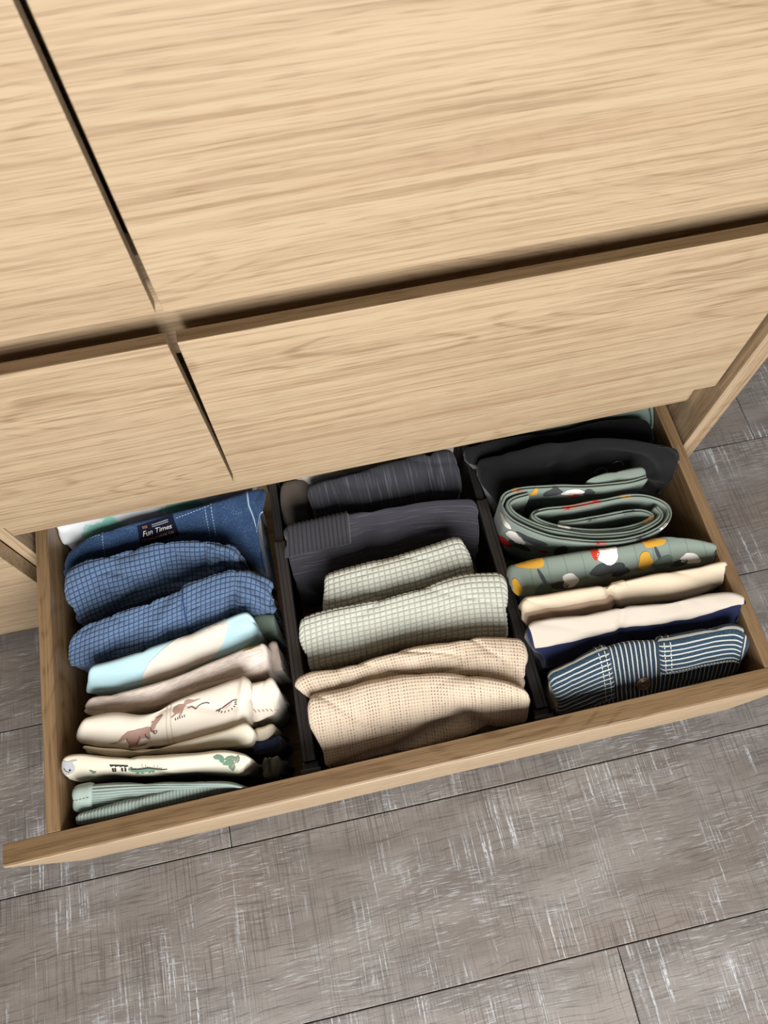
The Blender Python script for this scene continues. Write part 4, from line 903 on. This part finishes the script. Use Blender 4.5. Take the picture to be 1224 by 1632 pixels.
loaf('front_fold', 'M5b', F_KNIT, g.o, bulge=0.016, wr=0.0028, seed=28.8, xlim=MX, nu=160, nv=100, zbot=-0.155,
     dents=[(0.125, 0.075, -0.010, 0.055, 0.010, -0.45), (0.175, 0.065, -0.009, 0.030, 0.011, 0.75), (0.05, 0.092, -0.007, 0.05, 0.007, -0.12), (0.20, 0.095, -0.006, 0.04, 0.008, -0.3)])

# ------------------------------------------------------------------ right compartment
g = garment('folded_shirt', 'plain sage cotton garment at the back behind the black ones', 'shirt', 'R0', F_SAGEC, bulge=0.010, wr=0.003, seed=31.2, xlim=RX)
g = garment('folded_trousers', 'narrow black garment squeezed against the plain sage one', 'trousers', 'R1', F_BLACK, bulge=0.010, wr=0.003, seed=32.3, xlim=RX)
g = garment('folded_trousers', 'wide black garment behind the rolled grey-green one', 'trousers', 'R2', F_BLACK, bulge=0.012, wr=0.0032, seed=33.4, xlim=RX, nu=110, nv=60, dents=[(0.09, 0.05, -0.006, 0.012, 0.05, 0.3)])
polys('white_outline_print', g, ribbon_pts([(0.137, 0.055), (0.140, 0.049), (0.146, 0.046), (0.151, 0.048), (0.153, 0.055), (0.149, 0.060)], 0.0007) + ribbon_pts([(0.158, 0.040), (0.164, 0.036), (0.170, 0.037), (0.172, 0.043)], 0.0007), I_GREY, g.o, 0.0006)

def rolled(key, name, parent=None, npts=280, sink=0.010):
    path = catmull([tuple(c / 1000 for c in p) for p in GARM[key][0]], npts)
    d = 0.105; wd2 = 0.0031
    prof = [(-1, -d), (-1, -d * .75), (-1, -d * .5), (-1, -d * .3), (-1, -d * .15), (-1, -.006), (-.97, -.003), (-.85, -.0010), (-.6, 0), (-.32, -.0003), (-.12, -.0018), (0, -.0034), (.12, -.0018), (.32, -.0003), (.6, 0), (.85, -.0010), (.97, -.003), (1, -.006), (1, -d * .15), (1, -d * .3), (1, -d * .5), (1, -d * .75), (1, -d)]
    s = Cloth(); s.P, s.U, s.V = [], [], []
    cum = 0.0; n = len(path)
    for i, p in enumerate(path):
        if i: cum += (p - path[i - 1]).length
        t = (path[min(i + 1, n - 1)] - path[max(i - 1, 0)]); t.z = 0; t.normalize()
        nr = Vector((t.y, -t.x, 0))
        # the roll leans back a little and its inner turns sit lower
        zt = p.z - sink * (i / n) ** 1.2 + 0.0022 * nz(cum * 22, 3.1)
        if i < 30: zt += 0.0
        row = []
        for a, h in prof:
            q = p + nr * (a * wd2 * (1 - 0.12 * (h < -0.05))); q.z = zt + h
            q.y -= 0.01 * h
            q.x = min(q.x, 0.7425); q.x = max(q.x, 0.5262)
            row.append(q)
        arc = [0.0]
        for a, b in zip(row, row[1:]): arc.append(arc[-1] + (b - a).length)
        s.P.append(row); s.V.append(arc); s.U.append([cum] * len(prof))
    s.jm = len(prof) // 2; s.L = cum
    s.finish(name, F_GREENP, parent, lambda u, v, t, p: 0.0009 * nz(u * 45, v * 40, 2.0) * (1 if p.z < 0.0 else 0.5))
    return s
r3 = rolled('R3', 'rolled_trousers')
rolled('R3c', 'inner_layer', r3.o, 150, 0.003)
loaf('leg_cuff', 'R3b', F_GREENP, r3.o, bulge=0.008, wr=0.0028, seed=3.9, xlim=RX, nu=60, nv=40, zbot=-0.03)
tag(r3.o, 'grey-green printed trousers rolled up on edge showing the spiral of layers', 'trousers')
VT = r3.V[0][r3.jm]          # arc position of the rim's centre groove
rr = random.Random(5)
def rim(name, u0, u1, mat, side=None):
    a, b = VT - 0.0058, VT + 0.0058
    if side == 'l': b = VT - 0.0012
    if side == 'r': a = VT + 0.0012
    polys(name, r3, [[(u0, a), (u1, a), (u1, b), (u0, b)]], mat, r3.o, 0.0004, 0.003)
L = r3.L
for u, w_, m_, s_ in ((0.145, 0.008, I_RED, 'l'), (0.150, 0.007, I_MUST, None), (0.30, 0.012, I_RED, 'r'), (0.345, 0.013, I_CHAR, 'r'), (0.375, 0.012, I_WHITE, 'r'), (0.40, 0.006, I_CHAR, 'l'), (0.452, 0.012, I_MUST, None),
                     (0.487, 0.046, I_RED, None), (0.56, 0.010, I_CHAR, 'r'), (0.60, 0.014, I_WHITE, 'l'), (0.70, 0.015, I_MUST, None), (0.735, 0.014, I_CHAR, None), (0.78, 0.012, I_CHAR, 'l'), (0.86, 0.010, I_WHITE, 'r')):
    if u + w_ < L: rim('printed_patch', u, u + w_, m_, s_)
def wallpatch(u, depth, rx, ry, m_, seed, rot=0.0):
    # which face is the outer one is decided by the sign of the turn: outer wall is the low-v side
    v = (VT - 0.0062 - depth) if OUT < 0 else (VT + 0.0062 + depth)
    polys('printed_patch', r3, [blob(u, v, rx, ry, rot, 22, 0.28, seed)], m_, r3.o, 0.0005, 0.003)
_p, _n = r3.at(0.27, VT - 0.03)
OUT = -1 if _n.y < 0 else 1
for u, dd, rx, ry, m_, sd in ((0.196, 0.010, 0.010, 0.008, I_WHITE, 1), (0.215, 0.030, 0.012, 0.012, I_WHITE, 2), (0.232, 0.018, 0.016, 0.010, I_CHAR, 3), (0.222, 0.048, 0.012, 0.010, I_CHAR, 4), (0.250, 0.040, 0.006, 0.004, I_RED, 5), (0.268, 0.030, 0.008, 0.016, I_CHAR, 6), (0.205, 0.060, 0.009, 0.012, I_RED, 7), (0.30, 0.05, 0.012, 0.006, I_RED, 8), (0.36, 0.030, 0.016, 0.008, I_CHAR, 9)):
    wallpatch(u, dd, rx, ry, m_, sd)
for u, dd, rx, ry, m_, sd in ((0.130, 0.006, 0.004, 0.008, I_MUST, 10), (0.108, 0.008, 0.010, 0.010, I_CHAR, 11), (0.085, 0.008, 0.012, 0.008, I_WHITE, 12), (0.083, 0.016, 0.006, 0.005, I_RED, 13), (0.066, 0.010, 0.006, 0.010, I_CHAR, 14)):
    v = (VT + 0.0062 + dd) if OUT < 0 else (VT - 0.0062 - dd)
    polys('printed_patch', r3, [blob(u, v, rx, ry, 0, 22, 0.28, sd)], m_, r3.o, 0.0005, 0.003)

g = garment('folded_trousers', 'grey-green printed trousers folded flat with stitched lines and mustard patches', 'trousers', 'R4', F_GREENP, bulge=0.010, wr=0.0022, seed=36.1, xlim=RX, nu=130, nv=60)
L, bw = g.L, g.bw
polys('stitching', g, [q for k in range(11) for q in dashes([(L * (0.10 + k * 0.082), -0.004), (L * (0.105 + k * 0.082), bw * 0.5), (L * (0.112 + k * 0.082), bw * 1.1)], 0.0005, 0.0016, 0.0010)], I_DKSAGE, g.o, 0.0005)
def gp(fx, fy, rx, ry, m_, sd, rot=0.0, irr=0.28, h=0.0007): polys('printed_patch', g, [blob(L * fx, bw * fy, rx, ry, rot, 24, irr, sd)], m_, g.o, h, 0.003)
gp(0.115, 0.16, 0.014, 0.0065, I_MUST, 21, 0.05); gp(0.03, 0.62, 0.005, 0.010, I_MUST, 22)
gp(0.15, 0.50, 0.0022, 0.010, I_CHAR, 23, -0.3, 0.1); gp(0.15, 0.86, 0.011, 0.010, I_DKSAGE, 24); gp(0.225, 0.80, 0.010, 0.006, I_CHAR, 25, 0.4); gp(0.275, 0.72, 0.010, 0.009, I_WHITE, 26)
gp(0.47, 0.22, 0.013, 0.012, I_WHITE, 27); gp(0.45, 0.60, 0.018, 0.009, I_CHAR, 28, -0.2, 0.35); gp(0.415, 0.14, 0.005, 0.008, I_RED, 29); gp(0.515, 0.74, 0.010, 0.007, I_CHAR, 30)
gp(0.69, 0.16, 0.013, 0.006, I_MUST, 31, 0.0); gp(0.635, 0.56, 0.008, 0.012, I_MUST, 32, 0.4); gp(0.70, 0.46, 0.0022, 0.010, I_CHAR, 33, -0.3, 0.1); gp(0.72, 0.74, 0.011, 0.010, I_DKSAGE, 34); gp(0.80, 0.80, 0.011, 0.005, I_CHAR, 35, -0.3); gp(0.85, 0.64, 0.010, 0.009, I_WHITE, 36); gp(0.985, 0.45, 0.006, 0.009, I_CHAR, 37); gp(0.66, -0.02, 0.010, 0.005, I_RED, 38)

g = garment('folded_trousers', 'sand cotton trousers with a middle fold and taupe underside', 'trousers', 'R5', F_SAND, bulge=0.009, wr=0.0022, seed=41.2, xlim=RX, nu=130, nv=60,
            dents=[(0.098, 0.02, -0.005, 0.004, 0.05, -0.1), (0.085, 0.03, 0.003, 0.010, 0.02, 0.3)])
L, bw = g.L, g.bw
raised('taupe_underside', g, 0.001, L * 0.425, bw * 0.46, bw * 1.22, 0.0030, F_SANDB, g.o, 40, 24, 0.005)
raised('waist_tab', g, L * 0.43, L * 0.50, -0.004, bw * 0.30, 0.0018, F_SAND, g.o, 16, 16, 0.003)
g = garment('folded_shirt', 'two-tone garment, pale cream above and navy below, behind the striped dungarees', 'shirt', 'R6', F_NAVY, bulge=0.008, wr=0.0024, seed=43.1, xlim=RX, nu=140, nv=80, dents=[(0.10, 0.02, -0.003, 0.004, 0.03, 0.2)])
L, bw = g.L, g.bw
def cream_panel():
    bm = bmesh.new(); uvl = bm.loops.layers.uv.new('UVMap'); n, m = 120, 26; gr = []
    low = [(0, .56), (.08, .56), (.2, .53), (.33, .50), (.45, .47), (.58, .47), (.72, .44), (.86, .38), (.96, .26), (1, .18)]
    def lo(t):
        for (a, b), (c, d) in zip(low, low[1:]):
            if t <= c: return b + (d - b) * (t - a) / (c - a)
        return low[-1][1]
    for i in range(n):
        t = i / (n - 1); row = []
        v1 = lo(t) * bw * 1.05
        for k in range(m):
            f = k / (m - 1); v = -0.012 + (v1 + 0.012) * f
            e = min(f * 3, (1 - f) * m / 3, 1.0)
            h = -0.0005 + 0.0018 * math.sqrt(max(0, e)) + 0.0010 * nz(t * 14, f * 3, 4.0)
            row.append(bm.verts.new(g.at(0.0025 + t * (L - 0.0075), v, h)[0]))
        gr.append(row)
    for i in range(n - 1):
        for k in range(m - 1):
            f = bm.faces.new((gr[i][k], gr[i][k + 1], gr[i + 1][k + 1], gr[i + 1][k])); f.smooth = True
            for lp, (a, b) in zip(f.loops, ((i, k), (i, k + 1), (i + 1, k + 1), (i + 1, k))): lp[uvl].uv = (a / n * L, b / m * bw * 0.5)
    me = bpy.data.meshes.new('cream_panel'); bm.to_mesh(me); bm.free()
    link('cream_panel', me, F_CREAM3, g.o)
cream_panel()

g = garment('folded_dungarees', 'navy and white hickory-striped dungarees with a metal button', 'dungarees', 'R7', F_STR_U, bulge=0.011, wr=0.0020, seed=47.7, xlim=RX, nu=160, nv=80)
L, bw = g.L, g.bw
fnp = fold_noise(3.2, 0.0012, 20, 30)
raised('side_panel', g, 0.0005, L * 0.315, -0.004, bw * 0.86, 0.0030, F_STR_V, g.o, 60, 50, 0.004, fnp)
raised('side_panel', g, L * 0.555, L * 0.97, -0.004, bw * 0.58, 0.0040, F_STR_V, g.o, 80, 50, 0.004, fnp)
polys('stitching', g, dashes([(L * 0.288, 0.0), (L * 0.288, bw * 0.81)], 0.0008) + dashes([(L * 0.258, 0.0), (L * 0.258, bw * 0.81)], 0.0008) + dashes([(L * 0.575, 0.0), (L * 0.575, bw * 0.52)], 0.0008)
      + dashes([(L * 0.605, 0.0), (L * 0.605, bw * 0.52)], 0.0008) + dashes([(L * 0.575, bw * 0.52), (L * 0.97, bw * 0.52)], 0.0008) + dashes([(0.004, bw * 0.81), (L * 0.288, bw * 0.81)], 0.0008), I_STITCHW, g.o, 0.0048)
def button(cl, u, v, r, parent):
    p, n = cl.at(u, v, 0.0006)
    bm = bmesh.new(); seg = 28
    prof = [(0.0, .0016), (.30, .0016), (.38, .0022), (.55, .0022), (.62, .0016), (.80, .0018), (.90, .0028), (.98, .0026), (1.0, .0014), (1.0, 0.0)]
    rows = []
    for q, h in prof:
        if q == 0: rows.append([bm.verts.new((0, 0, h))] * seg)
        else: rows.append([bm.verts.new((q * r * math.cos(2 * math.pi * k / seg), q * r * math.sin(2 * math.pi * k / seg), h)) for k in range(seg)])
    for a, b in zip(rows, rows[1:]):
        for k in range(seg):
            vs = [a[k], b[k], b[(k + 1) % seg], a[(k + 1) % seg]]
            vs = list(dict.fromkeys(vs))
            f = bm.faces.new(vs); f.smooth = True
    bmesh.ops.recalc_face_normals(bm, faces=bm.faces)
    M = Matrix.Translation(p) @ n.to_track_quat('Z', 'Y').to_matrix().to_4x4()
    bmesh.ops.transform(bm, matrix=M, verts=bm.verts)
    o = from_bm('button', bm, METAL, parent); o['label'] = 'round aged metal button'
button(g, L * 0.462, bw * 0.70, 0.0078, g.o)

# ------------------------------------------------------------------ give every garment an origin at its own base
for o in list(C.objects):
    if o.parent is None and o.type == 'MESH' and 'category' in o and o.location.length < 1e-9:
        xs = [v.co for v in o.data.vertices]
        b = Vector(((min(p.x for p in xs) + max(p.x for p in xs)) / 2, (min(p.y for p in xs) + max(p.y for p in xs)) / 2, min(p.z for p in xs)))
        o.data.transform(Matrix.Translation(-b)); o.location = b
        for ch in o.children:
            ch.data.transform(Matrix.Translation(-b))
    for ch in o.children:
        if ch.name.split('.')[0] in ('stitching', 'waistband_stitch', 'paw_prints', 'crocodile_spikes', 'sun_rays', 'sleeve_marks'): ch['kind'] = 'stuff'
